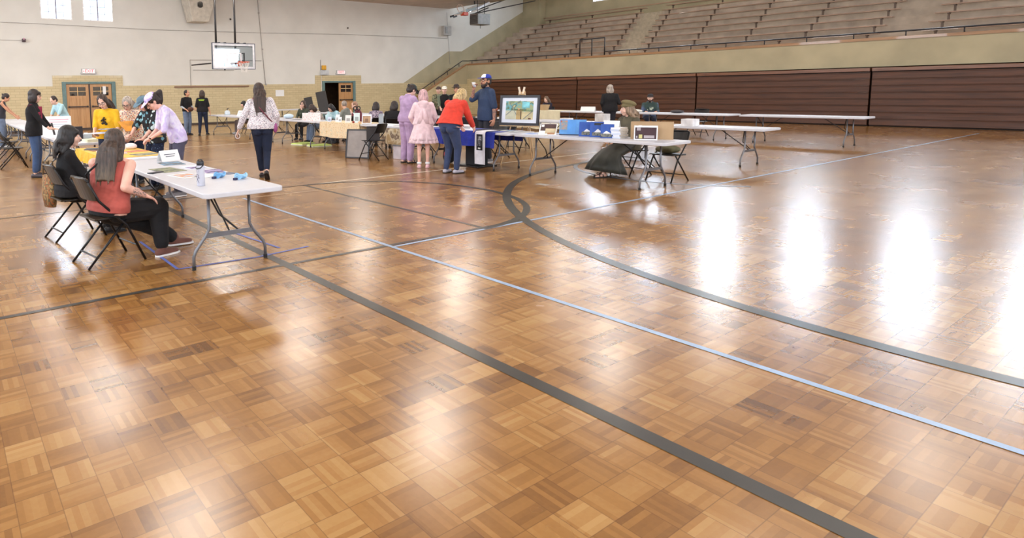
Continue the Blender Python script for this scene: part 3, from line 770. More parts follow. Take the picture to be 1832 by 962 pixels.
chair(1.5, 19.0, -3, 'empty black folding chair between the two left chairs and the tank top person')
chair(1.15, 21.5, 8, 'black folding chair at the left edge behind the person in jeans')
chair(8.33, 11.25, 110, 'black folding chair holding black display boards, in front of the stained cloth')
chair(9.95, 11.4, 175, 'black folding chair behind the lavender jumpsuit, under the table edge')
chair(10.38, 6.28, 168, 'black folding chair under the woman in the green beret')
chair(10.15, 5.5, 178, 'black folding chair with a folded olive coat on its seat')
chair(10.6, 9.7, 180, 'black folding chair behind the blue shirted man, partly hidden')
chair(10.2, 16.5, 182, 'black folding chair under the person with brown hair leaning over the table')
chair(10.2, 21.9, 172, 'black folding chair under the woman with long black hair')
chair(10.3, 15.2, 120, 'black folding chair under the bald man in the grey hoodie')
chair(10.35, 17.9, 215, 'black folding chair under the woman in the dark green top')
chair(10.3, 13.75, 70, 'black folding chair under the woman in the plaid shirt')
chair(10.25, 12.95, 52, 'black folding chair under the person in the black jacket')
chair(11.9, 7.3, 180, 'black folding chair standing in the glare behind the beret woman')
chair(12.0, 10.2, 180, 'black folding chair in the second row with a black jacket over its back')
chair(14.2, 8.8, 180, 'black folding chair beyond the second row, left of the books')
chair(19.9, 15.8 - .2, 180, 'black folding chair under the brown haired woman by the bleachers')
chair(19.9, 9.9, 180, 'black folding chair under the hoodie man by the bleachers')

# ================================================================== PEOPLE
def rotm(axis, deg): return Matrix.Rotation(math.radians(deg), 3, axis)
def ik(a, b, l1, l2, pole):
    a = Vector(a); b = Vector(b); d = b - a; L = d.length; mx = (l1 + l2) * .995
    if L > mx: b = a + d * (mx / L); d = b - a; L = mx
    u = d.normalized(); x = (l1 * l1 - l2 * l2 + L * L) / (2 * L); hgt = math.sqrt(max(0, l1 * l1 - x * x))
    p = Vector(pole); p = p - u * p.dot(u)
    if p.length < 1e-4: p = Vector((0, 0, -1)) - u * (-u.z)
    return a + u * x + p.normalized() * hgt, b
SKIN = {}
def skin(key):
    c = {'fair': (222, 178, 158), 'pink': (228, 176, 158), 'tan': (196, 142, 112), 'olive': (206, 158, 130)}[key]
    return M('skin_' + key, c, .5, var=.05, scale=10)
shoe_black = M('shoe_black', (26, 24, 26), .5)
def person(label, x, y, face, H=1.66, g=1.0, sex='f', sit=False, pelvis=None, lean=0, side=0, twist=0, hyaw=0, hpitch=0,
           feet=None, hands=None, pole=None, sk='fair', top=None, bottom=None, hair=None, shoes=None, extras=(), near=False, head_only_tilt=0,
           seat_z=.46, group='people at the fair'):
    """local axes: x right, y forward, z up, all at 1.70 m scale then scaled to H"""
    s = H / 1.70
    root = empty('person', (x, y, 0), math.radians(face - 90), label, 'person')
    if group: pass
    vs = .0075 if near else .0115
    P = Vector(pelvis) if pelvis else (Vector((0, 0, (seat_z + .09) / s)) if sit else Vector((0, 0, .945)))
    Rt = rotm('Z', twist) @ rotm('Y', side) @ rotm('X', -lean)
    Rp = rotm('Z', twist * .3) @ rotm('X', -lean * .4)
    ex, ey, ez = Rt @ Vector((1, 0, 0)), Rt @ Vector((0, 1, 0)), Rt @ Vector((0, 0, 1))
    px_, py_, pz_ = Rp @ Vector((1, 0, 0)), Rp @ Vector((0, 1, 0)), Rp @ Vector((0, 0, 1))
    waist = P + pz_ * .13
    chest = waist + ez * .17 - ey * .005
    neckb = waist + ez * .365
    shw = (.152 if sex == 'f' else .178) * (.55 + .45 * g)
    SH = [waist + ez * .300 + ex * (q * shw) for q in (-1, 1)]
    HIP = [P + px_ * (q * .088) - pz_ * .03 for q in (-1, 1)]
    Rh = rotm('Z', twist + hyaw) @ rotm('Y', side * .5 + head_only_tilt) @ rotm('X', -(lean * .35 + hpitch))
    hx, hy, hz = Rh @ Vector((1, 0, 0)), Rh @ Vector((0, 1, 0)), Rh @ Vector((0, 0, 1))
    neckt = neckb + ez * .030 + hz * .01 + ey * .01
    HC = neckt + hz * .105 + hy * .022                     # head centre
    hs = 1.09
    def hd(a, b, c): return HC + (hx * a + hy * b + hz * c) * hs
    Rhead = Matrix((hx, hy, hz)).transposed()
    # limbs
    if hands is None: hands = [(-.24, .06, .80), (.24, .06, .80)]
    if feet is None: feet = [(-.10, .46, .075, 0), (.10, .44, .075, 0)] if sit else [(-.09, -.01, .075, -6), (.09, .0, .075, 6)]
    if pole is None: pole = [(-.35, -.8, -.5), (.35, -.8, -.5)]
    EL, WR = [], []
    for q in (0, 1):
        e, w = ik(SH[q], hands[q][:3], .285, .25, pole[q]); EL.append(e); WR.append(w)
    KN, AN = [], []
    for q in (0, 1):
        f = Vector(feet[q][:3]); k, a = ik(HIP[q], f, .43, .41, Vector((0, 1, .35 if sit else .0))); KN.append(k); AN.append(a)
    mb = MB(); gi = g
    S = lambda v: Vector(v) * s
    def cap(m, a, b, ra, rb, n=12): m.cap(S(a), S(b), ra * s, rb * s, n)
    def ell(m, c, r, R=None, n=14, mm=9): m.ell(S(c), [v * s * (hs if R is Rhead else 1) for v in r], R, n, mm)
    def loft(m, secs, n=24): m.loft([(S(q[0]), q[1] * s, q[2] * s, *q[3:]) for q in secs], n)
    Wd = {'hip': .172, 'waist': .140 if sex == 'f' else .155, 'chest': .152 if sex == 'f' else .175}
    def torso(off, hem=None, gg=1.0, shoulder=True, flare=0.0):
        o = off; gd = 1 + (gg - 1) * .45
        secs = []
        if hem is not None:
            secs.append((P - pz_ * hem, px_ * (Wd['hip'] * gg + o + flare), py_ * (.115 * gd + o + flare)))
            if hem > .06: secs.append((P - pz_ * (hem * .4), px_ * (Wd['hip'] * gg + o + flare * .5), py_ * (.12 * gd + o + flare * .4)))
        secs.append((P + pz_ * .03, px_ * (Wd['hip'] * gg + o), py_ * (.12 * gd + o)))
        secs.append((waist + pz_ * .02 + ey * .01 * gg, (px_ + ex) * .5 * (Wd['waist'] * gg + o), (py_ + ey) * .5 * (.10 * gd + o)))
        secs.append((chest + ey * .012, ex * (Wd['chest'] * (gg * .5 + .5) + o), ey * (.115 * (gd * .5 + .5) + o)))
        secs.append((waist + ez * .25, ex * (shw * .98 + o), ey * (.102 + o)))
        secs.append((waist + ez * .315, ex * (shw * .88 + o * .8), ey * (.080 + o * .6)))
        secs.append((waist + ez * .350, ex * (shw * .52 + o * .8), ey * (.066 + o * .6)))
        secs.append((waist + ez * .378, ex * (.056 + o), ey * (.055 + o * .7)))
        return secs
    # ---- body
    loft(mb, torso(-.004, .05, gi)); cap(mb, neckb - ez * .02, HC - hz * .05, .053, .050)
    for q in (0, 1): cap(mb, neckb - ez * .01, SH[q], .040, .042)
    for q in (0, 1):
        cap(mb, SH[q] + ez * -.005, EL[q], .046 * (gi * .4 + .6), .036 * (gi * .4 + .6)); cap(mb, EL[q], WR[q], .036 * (gi * .4 + .6), .024)
        cap(mb, HIP[q].lerp(KN[q], .12), KN[q], .076 * (gi * .7 + .3), .050 * (gi * .5 + .5)); cap(mb, KN[q], AN[q], .048 * (gi * .5 + .5), .032)
        cap(mb, KN[q] * .72 + AN[q] * .28 - Vector((0, .012, 0)), KN[q] * .5 + AN[q] * .5 - Vector((0, .01, 0)), .045, .04)
        # foot
        yaw = feet[q][3]; fd = rotm('Z', -yaw) @ Vector((0, 1, 0)); pt = feet[q][4] if len(feet[q]) > 4 else 0
        fd = (fd + Vector((0, 0, -math.tan(math.radians(pt))))).normalized()
        A = AN[q] + Vector((0, 0, -.035)); cap(mb, A - fd * .03, A + fd * .11 - Vector((0, 0, .012)), .032, .024); cap(mb, A + fd * .08 - Vector((0, 0, .012)), A + fd * .15 - Vector((0, 0, .02)), .032, .02)
    # hands
    for q in (0, 1):
        w = WR[q]; d = (w - EL[q]).normalized(); hint = Vector((1 if q == 0 else -1, .0, .0))
        if len(hands[q]) > 3: d = (Vector(hands[q][3:6])).normalized()
        nrm = hint - d * hint.dot(d); nrm = nrm.normalized() if nrm.length > .05 else Vector((0, 0, -1))
        if abs(d.z) < .6: nrm = (Vector((0, 0, -1)) - d * (-d.z)).normalized()
        t = d.cross(nrm).normalized()
        if t.dot(Vector((0, 1, 0)) if abs(d.z) > .6 else hint) < 0: t = -t     # thumb side
        Rm = Matrix((t, d, nrm)).transposed()
        ell(mb, w + d * .042, (.040, .050, .016), Rm, 12, 7)
        for k, (o, ln) in enumerate(((.030, .068), (.0105, .076), (-.0095, .071), (-.029, .056))):
            b = w + d * .075 + t * o; d1_ = (d * .92 + nrm * .35 + t * (o * 3.2)).normalized(); m1 = b + d1_ * ln * .5; d2_ = (d * .75 + nrm * .65).normalized()
            cap(mb, b, m1, .0095, .0088, 8); cap(mb, m1, m1 + d2_ * ln * .5, .0088, .0072, 8)
        b = w + d * .025 + t * .03; m1 = b + (d * .55 + t * .7 + nrm * .25).normalized() * .036; cap(mb, b, m1, .012, .010, 8); cap(mb, m1, m1 + (d * .85 + t * .3 + nrm * .3).normalized() * .032, .010, .008, 8)
    # head
    for c, r in (((0, -.012, .032), (.073, .092, .088)), ((0, .022, -.022), (.062, .070, .085)), ((0, .045, -.082), (.034, .036, .028)), ((0, .074, .022), (.045, .016, .016)), ((-.035, .055, -.03), (.028, .03, .03)), ((.035, .055, -.03), (.028, .03, .03)),
                 ((-.074, -.004, -.008), (.010, .02, .03)), ((.074, -.004, -.008), (.010, .02, .03)), ((0, .086, -.052), (.022, .012, .012)), ((0, .106, -.024), (.015, .014, .012))):
        ell(mb, hd(*c), r, Rhead, 12, 8)
    cap(mb, hd(0, .088, .012), hd(0, .104, -.02), .009, .012, 8)
    body = mb.build('body', skin(sk), root, remesh=vs, iters=2)
    # ---- face
    for q in (-1, 1):
        m = MB(); ell(m, hd(q * .030, .083, .006), (.0135, .008, .0075), Rhead, 10, 6); e = m.build('eye', M('eye_white', (226, 220, 214), .3), root, smooth=True)
        m = MB(); ell(m, hd(q * .030, .0895, .006), (.006, .0035, .006), Rhead, 8, 6); m.build('iris', M('eye_iris', (54, 40, 32), .3), e, smooth=True)
        m = MB(); m.tube([S(hd(q * .012, .094, .026)), S(hd(q * .030, .094, .031)), S(hd(q * .050, .080, .026))], .0035 * s, 5); m.build('eyebrow', M('brow_brown', (70, 50, 38), .8), root)
    m = MB(); ell(m, hd(0, .098, -.054), (.020, .006, .0065), Rhead, 10, 6); m.build('lips', M('lips', (184, 106, 100), .5), root, smooth=True)
    # ---- clothes
    def T(spec):
        m = MB(); sl = spec.get('sleeve', 1.0); off = spec.get('off', .012); gg = g * spec.get('fit', 1.0)
        loft(m, torso(off, spec.get('hem', .04), gg, flare=spec.get('flare', 0)))
        for q in (0, 1):
            if sl <= 0: continue
            r = spec.get('r', .054) * (gi * .35 + .65)
            cap(m, neckb - ez * .015, SH[q], .040 + off, .048)
            if sl <= 1: cap(m, SH[q], SH[q].lerp(EL[q], sl), r + .004, r * .92)
            else: cap(m, SH[q], EL[q], r + .004, r * .86); cap(m, EL[q], EL[q].lerp(WR[q], sl - 1), r * .86, r * .66)
        if spec.get('hood'):
            for q in (-1, 0, 1): ell(m, neckb - ey * .055 + ex * q * .05 + ez * (-.03 + .01 * (q == 0)), (.07, .05, .065))
        if spec.get('collar'): m.tube([S(neckb + ex * .058 * math.cos(a) + ey * (.05 * math.sin(a) + .005) + ez * .025) for a in [PI * k / 6 + PI / 2 + PI / 6 for k in range(11)]], .014 * s, 8)
        if spec.get('bust', sex == 'f'):
            for q in (-1, 1): ell(m, chest + ey * (.085 + off) + ex * q * .062 + ez * .0, (.06, .05 * (gg * .5 + .5), .055))
        o = m.build(spec.get('name', 'shirt'), spec['mat'], root, remesh=vs * 1.1, iters=4)
        return o
    def B(spec):
        kind = spec.get('kind', 'pants'); off = spec.get('off', .012)
        m = MB()
        if kind == 'pants':
            gd = 1 + (g - 1) * .45; off2 = off - .004
            loft(m, [(P - pz_ * .07, px_ * (.15 * g + off), py_ * (.105 * gd + off)), (P, px_ * (Wd['hip'] * g + off2), py_ * (.118 * gd + off2)), (P + pz_ * .06, px_ * (Wd['hip'] * .93 * g), py_ * (.105 * gd)), (P + pz_ * .10, px_ * (Wd['waist'] * g - .01), py_ * (.09 * gd))])
            L = spec.get('length', 1.92); wk = spec.get('wide', 1.0)
            for q in (0, 1):
                cap(m, HIP[q].lerp(KN[q], .12), KN[q], .083 * (g * .7 + .3) + off, (.055 * (g * .5 + .5) + off) * wk)
                if not sit: cap(m, P - py_ * .03 + px_ * ((-1, 1)[q] * .07) - pz_ * .06, P - py_ * .04 + px_ * ((-1, 1)[q] * .075) - pz_ * .09, .082 * gd, .08 * gd)
                if L > 1: cap(m, KN[q], KN[q].lerp(AN[q], L - 1), (.053 * (g * .5 + .5) + off) * wk, (.042 + off) * wk)
            return m.build(spec.get('name', 'trousers'), spec['mat'], root, remesh=vs * 1.1, iters=4)
        if kind == 'skirt':
            zl = spec.get('to', .5); am = spec.get('ripple', .05)
            secs = [(waist, px_ * (.135 * g + off), py_ * (.11 * g + off)), (P, px_ * (.175 * g + off), py_ * (.14 * g + off)), ]
            fl = spec.get('flare', .12); k = 5
            for i in range(1, k + 1):
                q = i / k; c = Vector((P.x, P.y, P.z * (1 - q) + zl * q)); secs.append((c, Vector((.18 * g + fl * q, 0, 0)), Vector((0, .15 * g + fl * q, 0)), am * q, 11))
            loft(m, secs, 66); return m.build(spec.get('name', 'skirt'), spec['mat'], root, smooth=True)
    if bottom: B(bottom)
    if top:
        for sp in (top if isinstance(top, (list, tuple)) else [top]): T(sp)
    # ---- shoes
    if shoes:
        for q in (0, 1):
            yaw = feet[q][3]; fd = rotm('Z', -yaw) @ Vector((0, 1, 0)); pt = feet[q][4] if len(feet[q]) > 4 else 0
            fd = (fd + Vector((0, 0, -math.tan(math.radians(pt))))).normalized()
            up = (Vector((0, 0, 1)) - fd * fd.z).normalized(); sd = fd.cross(up)
            A = AN[q] - up * .035
            R3 = Matrix((sd, fd, up)).transposed()
            m = MB(); low = shoes.get('low', False)
            if shoes.get('kind') == 'sandal':
                for o in (.03, .10): 
                    m.tube([S(A + fd * o + sd * .042 - up * .025), S(A + fd * o + sd * .025 + up * .016), S(A + fd * o - sd * .025 + up * .016), S(A + fd * o - sd * .042 - up * .025)], .010 * s, 6)
                o_ = m.build('shoe', shoes['mat'], root)
            else:
                cap(m, A - fd * .045, A + fd * .04, .040, .041); cap(m, A + fd * .03 - up * .004, A + fd * .155 - up * .012, .042, .031)
                if not low: cap(m, A, A + up * .05, .042, .044)
                o_ = m.build('shoe', shoes['mat'], root, remesh=vs * 1.1, iters=3)
            m = MB(); prof = [(-.042, -.06), (-.046, .04), (-.046, .14), (-.02, .195), (.02, .195), (.046, .14), (.044, .04), (.036, -.06), (0, -.085)]
            vsn = [S(A + sd * a + fd * b - up * .038) for a, b in prof] + [S(A + sd * a + fd * b - up * .020) for a, b in prof]; n = len(prof)
            m.add(vsn, [tuple(range(n)), tuple(range(2 * n - 1, n - 1, -1))] + [(i, (i + 1) % n, (i + 1) % n + n, i + n) for i in range(n)])
            m.build('sole', shoes.get('sole', M('sole_dark', (40, 36, 34), .7)), o_)
    # ---- hair
    down = Vector((0, 0, -1))
    def hcap(m, k=1.0, front=0.0):
        k *= hair.get('vol', 1.0) ** .5
        ell(m, hd(0, -.022, .036), (.082 * k, (.092 + front) * k, .090 * k), Rhead, 18, 12)
        ell(m, hd(0, -.045, -.01), (.074 * k, .068 * k, .075 * k), Rhead)
    if hair:
        m = MB(); st = hair['style']; hm = hair['mat']; L = hair.get('len', .3)
        if st == 'short': hcap(m, .985)
        elif st == 'stubble': ell(m, hd(0, -.016, .035), (.0775, .0945, .0905), Rhead, 18, 12)
        elif st == 'bob':
            hcap(m, 1.06)
            for q in (-1, 1): ell(m, hd(q * .068, .008, -.03), (.030, .055, .10), Rhead); ell(m, hd(q * .06, -.04, -.06), (.042, .055, .085), Rhead)
            ell(m, hd(0, -.07, -.05), (.075, .045, .10), Rhead)
            if hair.get('bangs'): ell(m, hd(0, .064, .052), (.066, .034, .036), Rhead)
        elif st in ('long', 'ponytail', 'bun'):
            hcap(m, 1.04)
            if hair.get('bangs'): ell(m, hd(0, .066, .05), (.062, .034, .035), Rhead)
            if st == 'long':
                vv = hair.get('vol', 1.0); 
                if vv > 1: ell(m, hd(0, -.055, -.03), (.115, .085, .13), Rhead)
                for q in (-1, 1):
                    ell(m, hd(q * .066, -.005, -.015), (.026, .05, .085), Rhead)
                    a = hd(q * .066, -.02, -.05); b = SH[(q + 1) // 2] * .45 + (neckb + ez * .0) * .55 - ey * .05
                    cap(m, a, b, .036, .045); 
                back = neckb - ey * (.075 + .03 * g) ; bk = hd(0, -.085, .0)
                secs = [(bk, hx * .075, hy * .05), (hd(0, -.10, -.08), hx * .088, hy * .05), (back + ez * .02, ex * .105, ey * .052)]
                dn = (-ez * .75 + down * .25).normalized()
                for k in range(1, 4):
                    q = k / 3; secs.append((back + dn * (L - .05) * q - ey * .025 * q, ex * (.125 - .035 * q), ey * (.046 - .022 * q), .05 * q, 7))
                loft(m, secs, 30)
                rr = random.Random(int(x * 100))
                for k in range(14):
                    o = rr.uniform(-.10, .10); e = back + dn * (L * rr.uniform(.8, 1.12)) + ex * o * 1.05 - ey * rr.uniform(.02, .05); st_ = hd(o * .7, -.10, .02 - abs(o) * .3); md = back + ex * o * 1.05 - ey * .03
                    m.tube([S(st_), S(st_.lerp(md, .5) - hy * .02), S(md), S(e)], [.014 * s, .022 * s, .02 * s, .004 * s], 6)
            elif st == 'ponytail':
                a = hd(0, -.10, .05); ell(m, a, (.032, .035, .032)); b = a - hy * .07 - hz * .02; c = b + down * (L * .6) - hy * .02; e = b + down * L
                cap(m, a, b, .028, .040); cap(m, b, c, .042, .034); cap(m, c, e, .034, .010)
            elif st == 'bun':
                ell(m, hd(0, -.112, .035), (.034, .032, .032)); ell(m, hd(.015, -.14, .05), (.016, .02, .012))
        o = m.build('hair', hm, root, remesh=max(vs, .008), iters=3)
        if hair.get('tone'): pass
    # ---- extras: functions of the frame
    F = dict(S=S, hd=hd, Rhead=Rhead, ex=ex, ey=ey, ez=ez, P=P, px=px_, py=py_, pz=pz_, chest=chest, neckb=neckb, waist=waist, SH=SH, EL=EL, WR=WR, KN=KN, AN=AN, HIP=HIP, s=s, root=root, vs=vs, cap=cap, ell=ell, loft=loft, hx=hx, hy=hy, hz=hz)
    for fx in extras: fx(F)
    return root, F

# ---------------- things worn (children of the person)
def glasses(F, col=(34, 28, 30)):
    m = MB(); S, hd, s = F['S'], F['hd'], F['s']
    for q in (-1, 1):
        c = [hd(q * .032 + .026 * math.cos(a * PI / 6), .100 - .010 * abs(q * .032 + .026 * math.cos(a * PI / 6)) / .05, .004 + .019 * math.sin(a * PI / 6)) for a in range(13)]
        m.tube([S(v) for v in c], .0028 * s, 5); m.tube([S(hd(q * .058, .09, .01)), S(hd(q * .080, .0, .008))], .0026 * s, 5)
    m.tube([S(hd(-.008, .105, .006)), S(hd(.008, .105, .006))], .0026 * s, 5)
    m.build('glasses', M('glasses_%d' % col[0], col, .3), F['root'])
def ballcap(mat, brim=None, panel=None, tilt=0):
    def fx(F):
        S, hd, s = F['S'], F['hd'], F['s']; m = MB()
        R = F['Rhead']; hx, hy, hz = F['hx'], F['hy'], F['hz']
        secs = []
        for q in range(7):
            a = q / 6 * PI / 2 * .97; secs.append((S(hd(0, -.010, .052) + hz * .085 * math.sin(a)), hx * (.090 * math.cos(a) ** .8) * s, hy * (.108 * math.cos(a) ** .8) * s))
        m.loft(secs, 20); o = m.build('cap', mat, F['root'], smooth=True)
        n = 10; vt = []; 
        for zo in (0, .006):
            for q in range(n + 1):
                a = PI * q / n; vt.append(S(hd(.082 * math.cos(a), .065 + .115 * math.sin(a), .056 + zo - .020 * math.sin(a))))
        m = MB(); m.add(vt, [tuple(range(n + 1)), tuple(range(2 * n + 1, n, -1))] + [(i, i + 1, i + n + 2, i + n + 1) for i in range(n)] + [(0, n + 1, 2 * n + 1, n)])
        m.build('brim', brim or mat, o)
        if panel:
            m = MB(); secs = []
            vt = []
            for i in range(5):
                aa = (.06 + .62 * i / 4) * PI / 2
                for j in range(7):
                    b = PI / 2 + (j - 3) / 3 * .75; vt.append(S(hd(0, -.010, .052) + hz * .089 * math.sin(aa) + hx * (.093 * math.cos(aa) ** .8 * math.cos(b)) + hy * (.111 * math.cos(aa) ** .8 * math.sin(b))))
            m.add(vt, [(i * 7 + j, i * 7 + j + 1, i * 7 + j + 8, i * 7 + j + 7) for i in range(4) for j in range(6)]); m.build('front_panel', panel, o, smooth=True)
    return fx
def beret(mat):
    def fx(F):
        m = MB(); F['ell'](m, F['hd'](.01, -.03, .10), (.125, .135, .055), F['Rhead'] @ rotm('X', 16)); F['ell'](m, F['hd'](0, -.012, .055), (.093, .108, .045), F['Rhead'])
        m.build('beret', mat, F['root'], remesh=.01, iters=3)
    return fx
def brimhat(mat):
    def fx(F):
        m = MB(); F['ell'](m, F['hd'](0, -.01, .075), (.155, .165, .014), F['Rhead'], 20); F['ell'](m, F['hd'](0, -.01, .11), (.088, .10, .07), F['Rhead']); m.build('hat', mat, F['root'], remesh=.009, iters=2)
    return fx
def beard(mat):
    def fx(F):
        m = MB()
        for c, r in (((0, .052, -.085), (.045, .042, .045)), ((-.05, .03, -.05), (.018, .035, .045)), ((.05, .03, -.05), (.018, .035, .045)), ((0, .097, -.042), (.03, .009, .007))): F['ell'](m, F['hd'](*c), r, F['Rhead'])
        m.build('beard', mat, F['root'], remesh=.007, iters=2)
    return fx
def smudge(mat, name, pts, r, bone):
    pass
def strap(mat, name, pts, r=.012):
    def fx(F):
        m = MB(); m.tube([F['S'](p(F)) for p in pts], r * F['s'], 6); m.build(name, mat, F['root'], smooth=True)
    return fx
def chest_print(mat, name='shirt_print', back=False, w=.11, z0=.02, z1=.16, off=.145):
    """ink on the cloth: a thin sheet following the torso"""
    def fx(F):
        sg = -1 if back else 1; vt = []; nx, nz = 8, 5
        for i in range(nz):
            for j in range(nx):
                u = -w + 2 * w * j / (nx - 1); z = z0 + (z1 - z0) * i / (nz - 1)
                yy = sg * (off * math.sqrt(max(.05, 1 - (u / .2) ** 2)) )
                vt.append(F['S'](F['chest'] + F['ex'] * u + F['ez'] * z + F['ey'] * yy))
        m = MB().add(vt, [(i * nx + j, i * nx + j + 1, (i + 1) * nx + j + 1, (i + 1) * nx + j) for i in range(nz - 1) for j in range(nx - 1)])
        m.build(name, mat, F['root'], smooth=True)
    return fx
def tee_blobs(F):
    m = MB()
    for a, z, r in ((0, .0, .030), (.02, .045, .022), (-.03, -.03, .022), (.035, -.02, .018), (.0, .08, .016), (-.02, .05, .012), (.05, .03, .012)): F['ell'](m, F['chest'] + F['ex'] * a + F['ez'] * (z - .02) + F['ey'] * .150, (r, .022, r * .9), F['Rhead'])
    m.build('shirt_print', M('tee_ink', (58, 48, 36), .8), F['root'], smooth=True)
def white_collar(F):
    m = MB(); m.tube([F['S'](F['neckb'] + F['ex'] * (.068 * math.cos(a)) + F['ey'] * (.062 * math.sin(a) + .012) + F['ez'] * (.012 - .02 * math.sin(a))) for a in [2 * PI * k / 18 for k in range(19)]], .012, 6)
    m.build('collar', spots_mat('collar_print', (226, 224, 222), [(40, 38, 42), (60, 56, 60)], 60, .4), F['root'], smooth=True)
def world_of(F, v): return F['root'].matrix_basis @ F['S'](v)

hair_black = hair_mat('hair_black', (34, 28, 28)); hair_brown = hair_mat('hair_brown', (72, 50, 40)); hair_dark = hair_mat('hair_dark_brown', (50, 36, 32))
hair_blond = hair_mat('hair_blond', (190, 164, 116)); hair_grey = hair_mat('hair_grey', (170, 158, 146)); hair_pink = hair_mat('hair_pink', (208, 168, 170))
hair_ash = hair_mat('hair_ash_tips', (82, 64, 54), ((126, 106, 80), .70, .95)); hair_ltb = hair_mat('hair_light_brown', (132, 104, 80))
denim = cloth_mat('denim_blue', (62, 84, 122)); denim_lt = cloth_mat('denim_grey', (104, 118, 142)); navy = cloth_mat('navy', (26, 35, 58)); blackc = cloth_mat('black_cloth', (17, 16, 19))
slate = cloth_mat('slate', (78, 76, 96)); dkgreen = cloth_mat('dark_green', (38, 48, 42)); charcoal = cloth_mat('charcoal', (48, 48, 54))
whitesole = M('sole_white', (222, 220, 220), .6)

# ---- left foreground
def sleeve_ink(F):
    m = MB(); a, b, c = F['SH'][1], F['EL'][1], F['WR'][1]
    F['cap'](m, a.lerp(b, .35), b, .0475, .0425); F['cap'](m, b, b.lerp(c, .92), .0425, .028)
    m.build('tattooed_skin', spots_mat('tattoo_sleeve', (206, 160, 144), [(128, 112, 108), (150, 126, 118), (108, 98, 98)], 60, .45, .6), F['root'], remesh=.008, iters=3)
person('seated woman with long light brown hair in a rust red top, nearest the camera', 1.31, 6.03, 6, 1.68, 1.52, sit=True, seat_z=.42, lean=15, twist=44, hyaw=0, hpitch=2, side=2,
       hands=[(-.26, .34, .64, .1, .9, -.3), (.20, .30, .62, .0, .9, -.45)], pole=[(-.5, -.5, -.6), (.55, -.6, -.5)],
       feet=[(-.10, .72, .075, 8), (.20, .44, .075, -10)], near=True, sk='pink',
       top={'mat': cloth_mat('rust_red', (170, 80, 70)), 'sleeve': .0, 'hem': .03, 'fit': 1.04, 'name': 'sleeveless_top'}, bottom={'mat': blackc, 'length': 1.86, 'wide': 1.35}, shoes={'mat': cloth_mat('sneaker_rust', (110, 70, 60)), 'sole': whitesole},
       hair={'style': 'long', 'mat': hair_ash, 'len': .30},
       extras=[sleeve_ink, strap(blackc, 'bag_strap', [lambda F: F['neckb'] - F['ey'] * .10 - F['ex'] * .02, lambda F: F['chest'] + F['ez'] * .10 - F['ey'] * .150 - F['ex'] * .07, lambda F: F['chest'] + F['ez'] * .04 - F['ey'] * .150 - F['ex'] * .13, lambda F: F['chest'] - F['ey'] * .10 - F['ex'] * .20, lambda F: F['chest'] - F['ez'] * .06 - F['ex'] * .225], .010)])
person('seated woman with black hair and bangs in a black sweater', 1.17, 7.32, 3, 1.58, 1.3, sit=True, seat_z=.44, lean=3, twist=-6, hyaw=-6, hpitch=0,
       hands=[(-.14, .34, .60), (.14, .34, .60)], pole=[(-.6, -.4, -.6), (.6, -.4, -.6)], near=True, sk='fair',
       top={'mat': blackc, 'sleeve': 1.95, 'hem': .06, 'fit': 1.08, 'name': 'sweater'}, bottom={'mat': blackc}, shoes={'mat': shoe_black},
       hair={'style': 'long', 'mat': hair_black, 'len': .12, 'bangs': True, 'vol': 1.18}, extras=[white_collar])
blz = blackc
def blazer(F):
    pass
person('standing woman with a dark bob, glasses, black blazer and blue jeans', 1.56, 13.2, -22, 1.70, 1.02, hyaw=-2, hpitch=4, lean=2,
       hands=[(-.16, .30, .92, .1, .9, .1), (.17, .33, .95, -.1, .95, .1)], pole=[(-.5, -.7, -.6), (.5, -.7, -.6)], near=True,
       top=[{'mat': M('burgundy_top', (136, 32, 62), .8), 'sleeve': .3, 'hem': .02, 'off': .018, 'name': 'burgundy_top'}, {'mat': blackc, 'sleeve': 1.7, 'hem': .13, 'off': .03, 'fit': 1.0, 'name': 'blazer', 'bust': False}],
       bottom={'mat': denim, 'length': 1.84, 'wide': 1.1}, shoes={'mat': M('flat_shoe', (70, 60, 66), .5), 'low': True}, hair={'style': 'bob', 'mat': hair_dark, 'bangs': True},
       extras=[glasses, lambda F: MB().loft([(F['S'](F['chest'] + F['ey'] * (.105 + .0) + F['ez'] * z), F['ex'] * .045, F['ey'] * .062) for z in (-.16, -.05, .08, .14)], 14).build('shirt_front', M('burgundy_top', (136, 32, 62)), F['root'], smooth=True)])
person('slim person with a bun, dark tank top and grey blue jeans at the left edge', 1.66, 21.6, -12, 1.70, 1.0, 'm', lean=10, hpitch=30,
       hands=[(-.12, .52, .86), (.14, .50, .86)], pole=[(-.4, -.7, -.6), (.4, -.7, -.6)], sk='tan', top={'mat': charcoal, 'sleeve': 0, 'name': 'tank_top'}, bottom={'mat': denim_lt, 'wide': 1.5, 'length': 1.98}, shoes={'mat': M('shoe_white', (224, 222, 220), .5)}, hair={'style': 'bun', 'mat': hair_dark})
person('dark haired person in a pale aqua shirt bending over behind the poster board', 3.1, 19.2, 205, 1.66, 1.05, 'm', lean=32, hpitch=22, hands=[(-.12, .48, .80), (.12, .48, .80)],
       top={'mat': cloth_mat('aqua', (168, 204, 214)), 'sleeve': .9}, bottom={'mat': navy}, shoes={'mat': shoe_black}, hair={'style': 'short', 'mat': hair_dark})
person('person with reddish hair in grey, mostly out of frame at the far left', 1.0, 22.9, 0, 1.6, 1.0, sit=True, lean=4, hands=[(-.14, .4, .68), (.14, .4, .68)], top={'mat': cloth_mat('grey_knit', (110, 112, 120)), 'sleeve': 1.9}, bottom={'mat': navy}, shoes={'mat': shoe_black}, hair={'style': 'bob', 'mat': hair_mat('hair_auburn', (112, 62, 48))})

